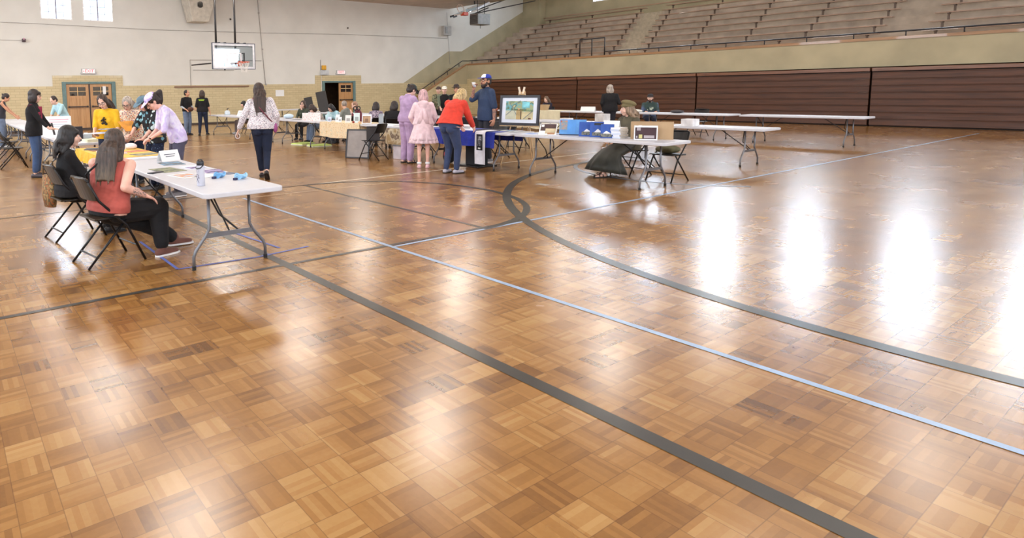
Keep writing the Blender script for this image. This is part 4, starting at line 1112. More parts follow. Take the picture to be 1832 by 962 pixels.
# ---- group behind the yellow cloth
floral = spots_mat('floral_print', (238, 224, 206), [(196, 70, 80), (214, 120, 90), (120, 60, 110), (226, 160, 90)], 46, .42)
teal_print = spots_mat('teal_graphic', (32, 32, 36), [(150, 196, 206), (110, 160, 176), (198, 214, 214), (30, 32, 36), (30, 32, 36)], 15, .46)
tiedye = bands_mat('tie_dye', [(120, 150, 156), (198, 182, 226), (214, 206, 236), (200, 184, 230), (226, 220, 240), (206, 190, 230)], 4.2)
person('woman with dark wavy hair, glasses and a yellow t-shirt reading a print', 2.42, 10.80, 236, 1.60, 1.2, lean=10, hpitch=20, head_only_tilt=12,
       hands=[(-.20, .34, .98, .6, .6, 0), (.12, .36, 1.0, -.6, .6, 0)], near=True, top={'mat': cloth_mat('yellow_tee', (232, 180, 34)), 'sleeve': .95, 'fit': 1.08}, bottom={'mat': navy}, shoes={'mat': shoe_black},
       hair={'style': 'long', 'mat': hair_brown, 'len': .18}, extras=[glasses, tee_blobs])
person('woman with grey blond hair in a white blouse printed with red flowers', 2.93, 11.1, 226, 1.58, 1.2, lean=20, hpitch=22, hyaw=10,
       hands=[(-.14, .40, .92), (.12, .42, .98)], near=True, top={'mat': floral, 'sleeve': 1.4, 'fit': 1.08, 'hem': .1}, bottom={'mat': navy, 'wide': 1.2}, shoes={'mat': shoe_black}, hair={'style': 'long', 'mat': hair_grey, 'len': .12}, extras=[glasses])
person('person with a blue grey cap and black tee printed with pale teal graphics', 3.02, 10.2, 200, 1.58, 1.3, lean=16, hpitch=26,
       hands=[(-.14, .36, .92, .5, .8, 0), (.10, .42, 1.00, -.3, .9, 0)], pole=[(-.9, -.3, -.4), (.9, -.3, -.4)], near=True, sk='pink', top={'mat': teal_print, 'sleeve': 1.0, 'fit': 1.12, 'hem': .1, 'r': .06}, bottom={'mat': spots_mat('navy_dots', (26, 36, 62), [(120, 150, 190), (60, 90, 140)], 30, .2), 'wide': 1.2}, shoes={'mat': shoe_black},
       hair={'style': 'bob', 'mat': hair_dark}, extras=[ballcap(cloth_mat('cap_blue_grey', (96, 122, 138))), lambda F: F['ell'] and None])
person('woman in a lavender tie dye t-shirt and cap looking down at something in her hands', 3.08, 9.25, 178, 1.70, 1.1, lean=33, hpitch=30, twist=0,
       hands=[(-.07, .42, .92, .4, .7, -.4), (.09, .40, .92, -.4, .7, -.4)], pole=[(-.7, -.6, -.3), (.7, -.6, -.3)], near=True, sk='pink', top={'mat': tiedye, 'sleeve': 1.0, 'fit': 1.06, 'hem': .10, 'r': .058}, bottom={'mat': slate, 'wide': 1.1}, shoes={'mat': M('shoe_grey', (120, 116, 120), .6), 'sole': whitesole},
       hair={'style': 'ponytail', 'mat': hair_dark, 'len': .24}, extras=[ballcap(bands_mat('cap_tie_dye', [(206, 186, 232), (176, 150, 214), (226, 214, 240)], 16)), glasses,
       lambda F: MB().lathe([(.022 * F['s'], -.012), (.028, -.008), (.028, .008), (.022, .012)], 12, tuple(F['S'](F['WR'][0]))).build('wrist_watch', blackm, F['root'])])

# ---- far left pair and the walking woman
def back_marks(F):
    m = MB(); rr = random.Random(4)
    for row, zz in ((0, .115), (1, .085)):
        u = -.11 + row * .02
        while u < .11 - row * .02:
            w = rr.uniform(.012, .022); c = F['chest'] + F['ex'] * u + F['ez'] * zz - F['ey'] * (.150 + .02 * g_(u)); S = F['S']
            m.box(-w / 2, w / 2, -.004, .03, -.011, .011, c=tuple(S(c))); u += w + .006
    m.build('lettering', M('lime_ink', (176, 214, 70), .7), F['root'])
def g_(u): return -abs(u) * 1.2
person('short haired man in a black tee and grey jeans facing the green lettered tee', 8.0, 22.75, -70, 1.70, 1.05, 'm', hyaw=25, hands=[(-.18, .22, 1.0), (.20, .2, .98)], sk='tan', top=[{'mat': cloth_mat('pale_sleeve', (178, 182, 188)), 'sleeve': 1.7, 'off': .006, 'r': .046}, {'mat': blackc, 'sleeve': .9}], bottom={'mat': denim_lt, 'wide': 1.25}, shoes={'mat': shoe_black}, hair={'style': 'short', 'mat': hair_dark},
       extras=[lambda F: [F.__setitem__('m', MB()), F['ell'](F['m'], F['P'] + Vector((.02, .24, .04)), (.14, .06, .09)), F['m'].build('brown_bag', M('leather_brown', (92, 56, 42), .6), F['root'], smooth=True)]])
person('curly haired woman from behind in a black tee with green lettering', 8.42, 22.2, 62, 1.68, 1.18, hyaw=-12, feet=[(-.13, -.08, .075, -14), (.13, .12, .075, 14)], hands=[(-.18, .16, .98), (.28, .02, .84)], sk='tan', top={'mat': blackc, 'sleeve': .95, 'fit': 1.05, 'hem': .05}, bottom={'mat': navy}, shoes={'mat': shoe_black}, hair={'style': 'bob', 'mat': hair_brown},
       extras=[back_marks])
blouse = spots_mat('blouse_print', (226, 220, 222), [(64, 60, 84), (120, 96, 130), (58, 52, 66), (150, 90, 100)], 66, .38)
person('woman walking away in a speckled white blouse and navy trousers', 4.96, 10.12, 62, 1.74, 1.28, lean=4, hyaw=30, hpitch=4, twist=0, side=-4,
       feet=[(-.03, .14, .08, -4), (.07, -.22, .15, 4, 36)], hands=[(-.42, .06, .88), (.26, .12, .92)], pole=[(-.5, -.8, -.2), (.5, -.8, -.2)], near=True, top={'mat': blouse, 'sleeve': 1.8, 'fit': 1.12, 'hem': .05, 'r': .066, 'off': .02}, bottom={'mat': navy, 'length': 1.82}, shoes={'mat': M('shoe_brown_black', (46, 38, 40), .5), 'low': True},
       hair={'style': 'long', 'mat': hair_brown, 'len': .30},
       extras=[strap(M('strap_maroon', (110, 50, 62), .6), 'bag_strap', [lambda F: F['SH'][0] * .7 + F['neckb'] * .3 + F['ez'] * .06 - F['ey'] * .06, lambda F: F['chest'] - F['ey'] * .160 + F['ex'] * -.0, lambda F: F['waist'] - F['ey'] * .155 + F['ex'] * .12, lambda F: F['P'] + F['px'] * .23 - F['py'] * .04 + F['pz'] * .02], .012),
               lambda F: [F.__setitem__('m', MB()), F['ell'](F['m'], F['P'] + Vector((.235, -.03, -.03)), (.045, .07, .09)), F['m'].build('shoulder_bag', M('bag_magenta', (150, 74, 128), .6), F['root'], smooth=True)],
               lambda F: MB().tube([F['S'](F['WR'][0] + Vector((-.02 + .04 * math.cos(a * PI / 8), 0, -.11 + .045 * math.sin(a * PI / 8)))) for a in range(17)], .008, 6).build('white_ring', M('ring_white', (232, 224, 230), .5), F['root'])])

# ---- behind the middle row
person('seated woman with long black hair and a dark green jacket, profile to the left', 10.1, 21.9, 172, 1.60, 1.0, sit=True, lean=10, hpitch=8, hands=[(-.10, .46, .70), (.12, .44, .72)], top={'mat': dkgreen, 'sleeve': 1.9, 'fit': 1.1}, bottom={'mat': cloth_mat('taupe', (112, 96, 90)), 'wide': 1.3}, shoes={'mat': M('shoe_white', (224, 222, 220))}, hair={'style': 'long', 'mat': hair_black, 'len': .3, 'bangs': True})
person('seated woman in dark green resting her chin on a raised hand', 10.35, 17.9, 215, 1.62, 1.08, sit=True, lean=4, hands=[(-.02, .26, 1.08, .1, .2, 1), (.12, .36, .72)], pole=[(-.3, .1, -1), (.5, -.6, -.4)], top={'mat': cloth_mat('olive_dark', (58, 64, 50)), 'sleeve': 1.7}, bottom={'mat': blackc}, shoes={'mat': shoe_black}, hair={'style': 'bob', 'mat': hair_brown}, extras=[glasses])
person('person with a brown bob leaning low over the table, grey blue jeans and black shoes', 10.15, 16.45, 182, 1.66, 1.05, sit=True, lean=34, hpitch=34, hands=[(-.10, .50, .72), (.12, .46, .72)], top={'mat': spots_mat('grey_print', (196, 186, 176), [(120, 100, 90), (90, 100, 120)], 26, .35), 'sleeve': 1.6}, bottom={'mat': denim_lt, 'wide': 1.3}, shoes={'mat': shoe_black}, hair={'style': 'bob', 'mat': hair_brown, 'bangs': True}, feet=[(-.1, .5, .075, 0), (.1, .46, .075, 0)])
person('person with black hair and an aqua shirt bent over the table by the white boxes', 10.6, 15.7 + .45, 185, 1.6, 1.0, sit=True, lean=30, hpitch=30, hands=[(-.12, .46, .72), (.12, .46, .72)], top={'mat': cloth_mat('aqua', (168, 204, 214)), 'sleeve': .9}, bottom={'mat': navy}, shoes={'mat': shoe_black}, hair={'style': 'bob', 'mat': hair_black})
person('bald man in a grey hoodie sitting with his back half turned', 10.3, 15.2, 120, 1.68, 1.2, 'm', sit=True, lean=12, hpitch=14, hyaw=-50, hands=[(-.14, .4, .70), (.14, .4, .70)], sk='olive', top={'mat': cloth_mat('hoodie_grey', (122, 124, 116)), 'sleeve': 1.9, 'hood': True, 'fit': 1.1}, bottom={'mat': charcoal}, shoes={'mat': shoe_black}, hair={'style': 'stubble', 'mat': hair_mat('hair_stubble', (150, 136, 124))})
person('person in a maroon shirt seated beyond the bald man', 11.25, 15.9, 150, 1.6, 1.1, sit=True, lean=14, hpitch=20, hands=[(-.12, .3, .95), (.14, .4, .7)], top={'mat': cloth_mat('maroon', (112, 40, 56)), 'sleeve': 1.8}, bottom={'mat': charcoal}, shoes={'mat': shoe_black}, hair={'style': 'short', 'mat': hair_mat('hair_tan', (160, 120, 96))})
person('seated woman with dark hair in a grey and mauve plaid shirt', 10.3, 13.75, 70, 1.62, 1.1, sit=True, lean=16, hpitch=16, hyaw=-30, hands=[(-.12, .42, .72), (.14, .42, .72)], top={'mat': spots_mat('plaid_mauve', (146, 132, 148), [(100, 84, 106), (176, 160, 170), (90, 80, 92)], 24, .5), 'sleeve': 1.9}, bottom={'mat': blackc}, shoes={'mat': shoe_black}, hair={'style': 'bob', 'mat': hair_dark})
person('person with dark hair in a black jacket seated beside the plaid shirt', 10.25, 12.95, 52, 1.66, 1.2, 'm', sit=True, lean=12, hpitch=12, hyaw=-46, hands=[(-.12, .42, .72), (.14, .42, .72)], top={'mat': blackc, 'sleeve': 1.95, 'fit': 1.15}, bottom={'mat': blackc}, shoes={'mat': shoe_black}, hair={'style': 'bob', 'mat': hair_dark})

# ---- centre group
lav = cloth_mat('lavender', (178, 150, 186))
person('person in a lavender jumpsuit and dark patterned cap looking down', 8.5, 10.28, 5, 1.72, 1.2, lean=6, hpitch=34, hyaw=-8,
       hands=[(-.10, .34, 1.02), (.12, .34, 1.04)], pole=[(-.8, -.6, -.3), (.8, -.6, -.3)], near=True, top={'mat': lav, 'sleeve': 1.75, 'fit': 1.08, 'collar': True, 'hem': .06, 'r': .064, 'name': 'jumpsuit_top'}, bottom={'mat': lav, 'wide': 1.25, 'length': 1.94, 'off': .014, 'name': 'jumpsuit_legs'}, shoes={'mat': shoe_black, 'kind': 'sandal'},
       hair={'style': 'bun', 'mat': hair_dark}, extras=[ballcap(bands_mat('cap_camo', [(52, 60, 56), (84, 94, 84), (36, 40, 40)], 14, dist=1)), glasses])
pinkc = cloth_mat('blush_pink', (232, 204, 210))
def hoodback(F):
    m = MB(); F['ell'](m, F['neckb'] - F['ey'] * .07 - F['ez'] * .03, (.12, .07, .07), rotm('X', 20)); F['ell'](m, F['neckb'] - F['ey'] * .10 - F['ez'] * .10, (.09, .04, .09)); m.build('hood', pinkc, F['root'], remesh=.01, iters=4)
def pigtail_coat(F):
    for q in (-1, 1):
        m = MB(); a = F['neckb'] + F['ex'] * q * .03 - F['ey'] * .13 - F['ez'] * .16
        F['loft'](m, [(a, F['ex'] * .02, F['ey'] * .015), (a + F['ex'] * q * .02 - F['ez'] * .14, F['ex'] * .045, F['ey'] * .02), (a + F['ex'] * q * .04 - F['ez'] * .32, F['ex'] * .065, F['ey'] * .02)], 14); m.build('hood_tail', pinkc, F['root'], smooth=True)
def ruffle(z0, z1, r0, r1, name, mat, n=19):
    def fx(F):
        secs = []
        for i in range(5):
            q = i / 4; r = r0 + (r1 - r0) * q; secs.append((Vector((F['P'].x, F['P'].y, z0 + (z1 - z0) * q)), Vector((r, 0, 0)), Vector((0, r * .85, 0)), .03 + .05 * q, n))
        m = MB(); F['loft'](m, secs, 96); m.build(name, mat, F['root'], smooth=True)
    return fx
person('person with pink hair in a pale pink hooded coat with ruffled hem and pink shoes', 8.22, 9.42, 46, 1.57, 1.12, lean=4, hyaw=10, hpitch=6,
       hands=[(-.22, .22, .95), (.20, .26, .95)], pole=[(-.7, -.7, -.3), (.7, -.7, -.3)], near=True, sk='pink', top={'mat': pinkc, 'sleeve': 1.75, 'fit': 1.12, 'hem': .0, 'r': .066, 'off': .022, 'name': 'coat'}, bottom={'kind': 'skirt', 'mat': pinkc, 'to': .62, 'flare': .10, 'ripple': .06, 'name': 'coat_skirt'},
       shoes={'mat': M('shoe_pink', (232, 186, 192), .5), 'sole': M('sole_pink', (226, 190, 192), .6), 'low': True}, hair={'style': 'bob', 'mat': hair_pink},
       extras=[hoodback, pigtail_coat, ruffle(.70, .55, .275, .315, 'ruffle', pinkc), lambda F: [MB().tube([F['S'](F['KN'][q].lerp(F['AN'][q], .88) - Vector((0, 0, .0))), F['S'](F['KN'][q].lerp(F['AN'][q], 1.0))], .046, 12).build('sock', M('sock_white', (230, 228, 228), .8), F['root'], smooth=True) for q in (0, 1)]])
redc = cloth_mat('coral_red', (214, 62, 44))
person('woman with blond hair in a bright red jacket and blue jeans leaning over the table', 8.08, 8.46, 8, 1.70, 1.34, lean=32, hpitch=30, hyaw=-6, pelvis=(0, -.06, .92),
       feet=[(-.10, -.04, .075, -8), (.10, .02, .075, 8)], hands=[(-.12, .48, .82, 0, .5, -.8), (.16, .52, .76, 0, .5, -.8)], pole=[(-.15, -.3, -1), (.5, -.6, -.5)], near=True, sk='pink',
       top={'mat': redc, 'sleeve': 1.9, 'fit': 1.12, 'hem': .0, 'r': .068, 'collar': True, 'off': .022, 'flare': .02, 'name': 'jacket'}, bottom={'mat': cloth_mat('denim_dark', (48, 60, 92)), 'length': 1.93}, shoes={'mat': M('shoe_silver', (176, 172, 184), .4), 'low': True}, hair={'style': 'bob', 'mat': hair_blond})
steel_blue = spots_mat('steel_blue_shirt', (46, 62, 90), [(36, 50, 76), (54, 72, 100)], 70, .3)
royal = M('royal_blue', (36, 56, 158), .7)
def tattoos(F):
    for q in (0, 1):
        m = MB(); F['cap'](m, F['EL'][q], F['EL'][q].lerp(F['WR'][q], .93), .0395, .0275)
        m.build('tattooed_skin', spots_mat('tattoo_forearm', (186, 134, 108), [(86, 78, 82), (110, 92, 88)], 55, .45, .6), F['root'], remesh=.008, iters=3)
pB, FB = person('bearded man in a steel blue shirt and blue and white cap drinking from a cup', 9.86, 9.26, 166, 1.86, 1.1, 'm', hyaw=16, hpitch=-4, twist=-6,
       hands=[(-.30, .02, .80, .0, .3, -.9), (.03, .27, 1.45, -.5, .0, .6)], pole=[(-.6, -.6, -.3), (.35, .4, -1)], near=True, sk='tan', top={'mat': steel_blue, 'sleeve': 1.0, 'fit': 1.12, 'hem': .12, 'r': .066, 'collar': True, 'off': .022}, bottom={'mat': charcoal}, shoes={'mat': M('shoe_grey', (120, 116, 120)), 'sole': whitesole},
       hair={'style': 'short', 'mat': hair_dark}, extras=[ballcap(royal, panel=M('cap_white', (232, 232, 236), .7)), beard(hair_mat('beard_brown', (60, 42, 36))), glasses, tattoos])
# ---- second row and the bleacher side
person('person in olive camouflage and dark cap standing in the second row', 14.9, 16.25, 215, 1.66, 1.05, 'm', hands=[(-.12, .34, 1.0), (.12, .34, 1.0)], top={'mat': bands_mat('camo', [(92, 96, 72), (128, 124, 96), (60, 64, 50)], 9, dist=1), 'sleeve': 1.8}, bottom={'mat': blackc}, shoes={'mat': shoe_black}, hair={'style': 'short', 'mat': hair_brown}, extras=[ballcap(M('cap_brown', (70, 50, 44), .8))])
person('person in a white cap and black apron over olive, standing in the second row', 14.1, 15.1, 225, 1.66, 1.12, 'm', hands=[(-.12, .34, 1.0), (.12, .34, 1.0)], top=[{'mat': cloth_mat('olive_grey', (104, 112, 92)), 'sleeve': 1.7}, {'mat': blackc, 'sleeve': 0, 'off': .02, 'hem': .3, 'name': 'apron'}], bottom={'mat': blackc}, shoes={'mat': shoe_black}, hair={'style': 'short', 'mat': hair_grey}, extras=[ballcap(M('cap_offwhite', (222, 218, 206), .8))])
person('person in a dark brimmed hat hidden behind the blond woman', 14.1, 14.55, 230, 1.67, 1.05, 'm', hands=[(-.12, .34, 1.0), (.12, .34, 1.0)], sk='tan', top={'mat': blackc, 'sleeve': 1.9}, bottom={'mat': blackc}, shoes={'mat': shoe_black}, hair={'style': 'short', 'mat': hair_dark}, extras=[brimhat(M('hat_dark', (62, 52, 48), .8))])
person('seated woman with brown hair in a dark top by the bleachers, right of the easel', 19.85, 15.45, 190, 1.6, 1.0, sit=True, lean=16, hpitch=20, hands=[(-.1, .42, .72), (.1, .42, .72)], top={'mat': cloth_mat('ink_navy', (38, 34, 50)), 'sleeve': 1.6}, bottom={'mat': blackc}, shoes={'mat': shoe_black}, hair={'style': 'long', 'mat': hair_ltb, 'len': .12})
person('standing person with grey hair in a black jacket seen from behind by the bleachers', 17.35, 11.25, 40, 1.62, 1.15, 'm', lean=6, hyaw=12, hands=[(-.2, .12, .96), (.22, .22, 1.1)], top={'mat': blackc, 'sleeve': 1.9, 'fit': 1.15, 'hem': .1, 'collar': True}, bottom={'mat': M('near_black', (30, 30, 40), .9)}, shoes={'mat': shoe_black}, hair={'style': 'bob', 'mat': hair_grey})
person('seated bearded man in a dark cap and blue green hoodie by the bleachers', 19.8, 11.4, 215, 1.7, 1.15, 'm', sit=True, lean=10, hyaw=-10, hands=[(-.16, .40, .74), (.16, .40, .74)], top={'mat': bands_mat('hoodie_two_tone', [(44, 62, 58), (52, 70, 66), (84, 98, 128), (88, 104, 134)], 1.6), 'sleeve': 1.9, 'hood': True}, bottom={'mat': navy}, shoes={'mat': shoe_black}, hair={'style': 'short', 'mat': hair_dark}, extras=[ballcap(M('cap_charcoal', (48, 44, 48), .8)), beard(hair_mat('beard_brown', (60, 42, 36))), chest_print(spots_mat('hoodie_letters', (48, 66, 62), [(190, 200, 180)], 14, .5), w=.09, z0=-.04, z1=.06, off=.16)])
# woman in the beret: long dark skirt draped over her knees
oliveg = M('velvet_green', (38, 37, 28), .6, var=.3, scale=5, bump=.2, sheen=.12)
def long_skirt(F):
    S = F['S']; m = MB(); K = (F['KN'][0] + F['KN'][1]) * .5; P = F['P']
    secs = [(P + Vector((0, -.05, .12)), Vector((.19, 0, 0)), Vector((0, .0, .12))), (P + Vector((0, .05, .04)), Vector((.22, 0, 0)), Vector((0, .02, .13))), (P.lerp(K, .55) + Vector((0, 0, .0)), Vector((.22, 0, 0)), Vector((0, .03, .12))),
            (K + Vector((0, .0, -.02)), Vector((.23, 0, 0)), Vector((0, .09, .09))), (K + Vector((0, .08, -.12)), Vector((.28, 0, 0)), Vector((0, .18, .05)), .04, 9), (K + Vector((0, .10, -.24)), Vector((.34, 0, 0)), Vector((0, .26, .04)), .06, 9), (K + Vector((0, .10, -.36)), Vector((.38, 0, 0)), Vector((0, .30, .05)), .08, 9)]
    F['loft'](m, secs, 54); m.build('long_skirt', oliveg, F['root'], smooth=True)
person('seated woman in an olive beret and long dark green velvet skirt behind the book table', 10.33, 6.30, 166, 1.66, 1.15, sit=True, lean=4, hyaw=-26, hpitch=0, feet=[(-.10, .66, .075, 6), (.10, .50, .075, -4)],
       hands=[(-.10, .36, .66), (.12, .34, .66)], pole=[(-.5, -.6, -.5), (.5, -.6, -.5)], near=True, top={'mat': M('olive_jacket', (76, 70, 54), .7, var=.2, bump=.15), 'sleeve': 1.9, 'fit': 1.15, 'hem': .1, 'collar': True, 'r': .064, 'name': 'jacket'}, shoes={'mat': M('sandal_brown', (66, 44, 38), .6), 'kind': 'sandal'},
       hair={'style': 'long', 'mat': hair_mat('hair_dusty', (140, 116, 94)), 'len': .12}, extras=[beret(M('beret_olive', (112, 100, 68), .85, var=.1)), long_skirt])

# ================================================================== THINGS ON AND UNDER THE TABLES
TT = .741
paper = M('paper_white', (240, 240, 238)); paper2 = M('paper_cool', (214, 220, 234), .7, var=.03); card = wood_mat('cardboard', (172, 142, 108), (190, 160, 124), 2, .8, .3, 0)
inkm = M('ink_grey', (90, 92, 104), .8); gold = cloth_mat('cloth_yellow', (230, 178, 44)); bluec = cloth_mat('cloth_royal', (34, 52, 160))
def item(name, mb, mat, loc, rz, label, cat, group=None, bevel=0.0, smooth=False):
    o = mb.build(name, mat, loc=loc, rotz=math.radians(rz), bevel=bevel, smooth=smooth); return tag(o, label, cat, group)
def flat(name, x, y, w, l, rz, mat, label, cat='print', t=.003, z=TT, group='papers and prints lying on the tables', pic=None, extra=0):
    o = item(name, MB().box(-w / 2, w / 2, -l / 2, l / 2, 0, t), mat, (x, y, z + extra), rz, label, cat, group)
    if pic:
        for i, (a, b, c, d, m) in enumerate(pic): MB().box(a * w - w / 2, b * w - w / 2, c * l - l / 2, d * l - l / 2, t, t + .0012 + i * .0003).build('printed_area', m, o)
    return o
def upright(name, x, y, w, h, face, tilt, mat, label, cat, z=TT, t=.006, pics=(), border=None, strut=True, group=None):
    """a board standing on its lower edge, front towards heading `face`, leaning back by `tilt`"""
    e = empty(name, (x, y, z), math.radians(face + 90), label, cat, group)
    R = rotm('X', -tilt)
    def bx(x0, x1, y0, y1, z0, z1): return MB().box(x0, x1, y0, y1, z0, z1, R=R)
    bx(-w / 2, w / 2, 0, t, 0, h).build('board', mat, e)
    for k, (a, b, c, d, m) in enumerate(pics): bx(-w / 2 + a * w, -w / 2 + b * w, -.0015 - .0006 * k, 0.0001, c * h, d * h).build('printed_area', m, e)
    if border:
        bw, bm_ = border; q = MB()
        for (x0, x1, z0, z1) in ((-w / 2 - bw, w / 2 + bw, -0.0, bw), (-w / 2 - bw, w / 2 + bw, h - bw, h + bw), (-w / 2 - bw, -w / 2 + .001, bw, h - bw), (w / 2 - .001, w / 2 + bw, bw, h - bw)):
            q.box(x0, x1, -.012, t + .004, z0, z1, R=R)
        q.build('frame', bm_, e)
    if strut:
        zt = h * .8; p = R @ Vector((0, t, zt)); MB().tube([p, (0, p.y + zt * .38 + .02, .004)], .004, 5).build('strut', mat, e)
    return e

def tent(x, y, rz, w, h, label, lines=2, cat='tent card', z=TT):
    e = empty('tent_card', (x, y, z), math.radians(rz), label, cat, 'folded white name cards')
    d = h * .45
    MB().add([(-w / 2, -d, 0), (w / 2, -d, 0), (w / 2, 0, h), (-w / 2, 0, h), (-w / 2, d, 0), (w / 2, d, 0), (-w / 2, -d + .004, 0), (w / 2, -d + .004, 0), (w / 2, 0, h - .004), (-w / 2, 0, h - .004)],
             [(0, 1, 2, 3), (3, 2, 5, 4), (6, 9, 8, 7), (0, 6, 7, 1)]).build('card', paper, e)
    R = rotm('X', -math.degrees(math.atan2(d, h)))
    for k in range(lines): MB().box(-w * (.3 - .06 * k), w * (.3 - .06 * k), -.0018, -.0006, h * (.66 - .2 * k) - .006, h * (.66 - .2 * k) + .004, R=R, c=(0, -d, 0)).build('lettering', inkm, e)
    return e
def cloth(x0, x1, y0, y1, drops, mat, label, name='tablecloth', z=.745, seed=1, group=None, rip=.018, step=.06, flare=.04):
    """cover lying on a table; drops = (x0 side, x1 side, y0 side, y1 side) hanging lengths"""
    rr = random.Random(seed); P4 = [((x0, y0), (x1, y0), (0, -1), drops[2]), ((x1, y0), (x1, y1), (1, 0), drops[1]), ((x1, y1), (x0, y1), (0, 1), drops[3]), ((x0, y1), (x0, y0), (-1, 0), drops[0])]
    m = MB().box(x0, x1, y0, y1, z - .002, z + .003)
    for a, b, nrm, dr in P4:
        if dr <= 0: continue
        L = math.dist(a, b); n = max(4, int(L / step)); vs = []
        rows = 6; ph = rr.uniform(0, 6)
        for side in (0, .004):
            for j in range(rows):
                q = j / (rows - 1)
                for i in range(n + 1):
                    t = i / n; bx = a[0] + (b[0] - a[0]) * t; by = a[1] + (b[1] - a[1]) * t
                    amp = rip * q * (math.sin(t * L * 17 + ph) + .5 * math.sin(t * L * 41 + ph * 2)) + flare * q * .6 + .008 - side
                    vs.append((bx + nrm[0] * amp, by + nrm[1] * amp, z + .002 - dr * q * (1 + .03 * math.sin(t * L * 5 + ph))))
        N = (n + 1) * rows
        f = [(j * (n + 1) + i, j * (n + 1) + i + 1, (j + 1) * (n + 1) + i + 1, (j + 1) * (n + 1) + i) for j in range(rows - 1) for i in range(n)]
        f2 = [tuple(N + k for k in reversed(q)) for q in f]
        m.add(vs, f + f2)
    return tag(m.build(name, mat, smooth=False), label, 'tablecloth', group)

# ---- near table -------------------------------------------------------
b = empty('water_bottle', (1.98, 5.33, TT), math.radians(-70), 'grey white water bottle with a black loop lid on the near table', 'bottle')
MB().lathe([(.034, 0), (.037, .006), (.037, .175), (.034, .185), (.030, .19)], 24).build('body', M('bottle_white', (190, 190, 202), .4, .0), b, smooth=True)
MB().lathe([(.033, .188), (.034, .192), (.034, .222), (.031, .226)], 24).build('lid', M('lid_black', (24, 26, 34), .4), b, smooth=True)
MB().tube([(-.036, 0, .20), (-.040, 0, .19), (-.030, -.028, .165), (0, -.045, .160), (.030, -.028, .165), (.040, 0, .19), (.036, 0, .20)], .005, 8).build('handle', M('lid_black', (24, 26, 34)), b, smooth=True)
MB().tube([(-.03, 0, .224), (-.024, 0, .238), (.024, 0, .238), (.03, 0, .224)], .006, 8).build('spout_loop', M('lid_black', (24, 26, 34)), b, smooth=True)
dr = M('doodle_ink', (60, 62, 96), .5)
def on_cyl(pts, r=.0378): return [(r * math.sin(u / r), -r * math.cos(u / r), z) for u, z in pts]
m = MB()
for pts in ([(-.012, .10), (-.004, .11), (.008, .105), (.014, .09), (.010, .075), (0, .065), (-.010, .072), (-.012, .09)], [(0, .065), (.006, .045), (.016, .03)], [(0, .065), (-.008, .05), (-.016, .04)], [(.012, .085), (.022, .07)], [(-.012, .09), (-.022, .08)]): m.tube(on_cyl(pts), .0016, 4)
m.build('drawing', dr, b)
m = MB()
for z in (.135, .145, .155): m.tube(on_cyl([(-.018, z), (.018, z)]), .0016, 4)
m.build('lettering', dr, b)
lan = cloth_mat('lanyard_blue', (120, 176, 222)); lan2 = cloth_mat('lanyard_blue_light', (150, 198, 232))
for (x, y, r, mt, lab) in ((2.30, 5.72, .055, lan, 'coiled light blue lanyard on the near table, the one closer to the bottle'), (2.43, 5.50, .060, lan2, 'coiled light blue lanyard on the near table, the one nearest the table corner')):
    e = empty('lanyard', (x, y, TT), .4, lab, 'lanyard', 'coiled blue lanyards')
    for k in range(4):
        rr_ = r * (.7 + .13 * k); z = .012 + .008 * k
        pts = [(rr_ * math.cos(a * PI / 10) + .01 * k, rr_ * .8 * math.sin(a * PI / 10), z + .012 * math.sin(a * .9 + k)) for a in range(21)]
        MB().tube(pts, .0085, 5).build('loop', mt, e, smooth=True)
    MB().box(-.085, -.045, -.03, .0, 0, .022).build('clip', M('clip_navy', (44, 46, 84), .5), e, bevel=.003)
item('smartphone', MB().box(-.04, .04, -.085, .085, 0, .010), M('phone_black', (36, 40, 50), .35), (1.92, 6.52, TT), -62, 'dark phone lying near the edge of the near table', 'phone', bevel=.004)
greenish = bands_mat('print_olive', [(120, 124, 96), (150, 150, 120), (104, 110, 92)], 9); bluep = bands_mat('print_blue', [(80, 120, 160), (120, 150, 176), (96, 100, 100)], 7)
violet = bands_mat('print_violet', [(140, 120, 160), (176, 160, 196), (96, 84, 120)], 8); orangep = bands_mat('print_orange', [(220, 190, 160), (206, 150, 110), (190, 190, 200)], 8)
grn2 = bands_mat('print_sage', [(130, 140, 120), (160, 160, 130), (110, 116, 104)], 8)
flat('photo_print', 2.10, 6.68, .26, .42, 8, greenish, 'olive green landscape print lying before the phone on the near table')
flat('photo_print', 2.34, 7.28, .26, .36, -4, bluep, 'blue print on the near table beside the tent card')
flat('photo_print', 2.42, 6.72, .24, .34, 6, paper2, 'pale lavender sheet on the near table between the prints', pic=[(.1, .9, .1, .6, violet)])
flat('photo_print', 2.10, 6.08, .24, .34, 14, paper, 'white sheet with an orange picture behind the bottle', pic=[(.08, .92, .1, .9, orangep)])
flat('photo_print', 2.46, 6.24, .20, .28, -8, violet, 'small purple print near the lanyards')
flat('paper_sheet', 2.24, 5.98, .22, .30, 30, paper, 'plain white sheet partly behind the bottle', 'paper')
flat('photo_print', 2.52, 5.96, .12, .16, 10, M('print_slate', (84, 92, 112), .5, var=.2), 'small slate blue card at the table edge beside the lanyards')
tent(2.43, 7.66, 18, .28, .13, 'folded white name card at the far end of the near table')
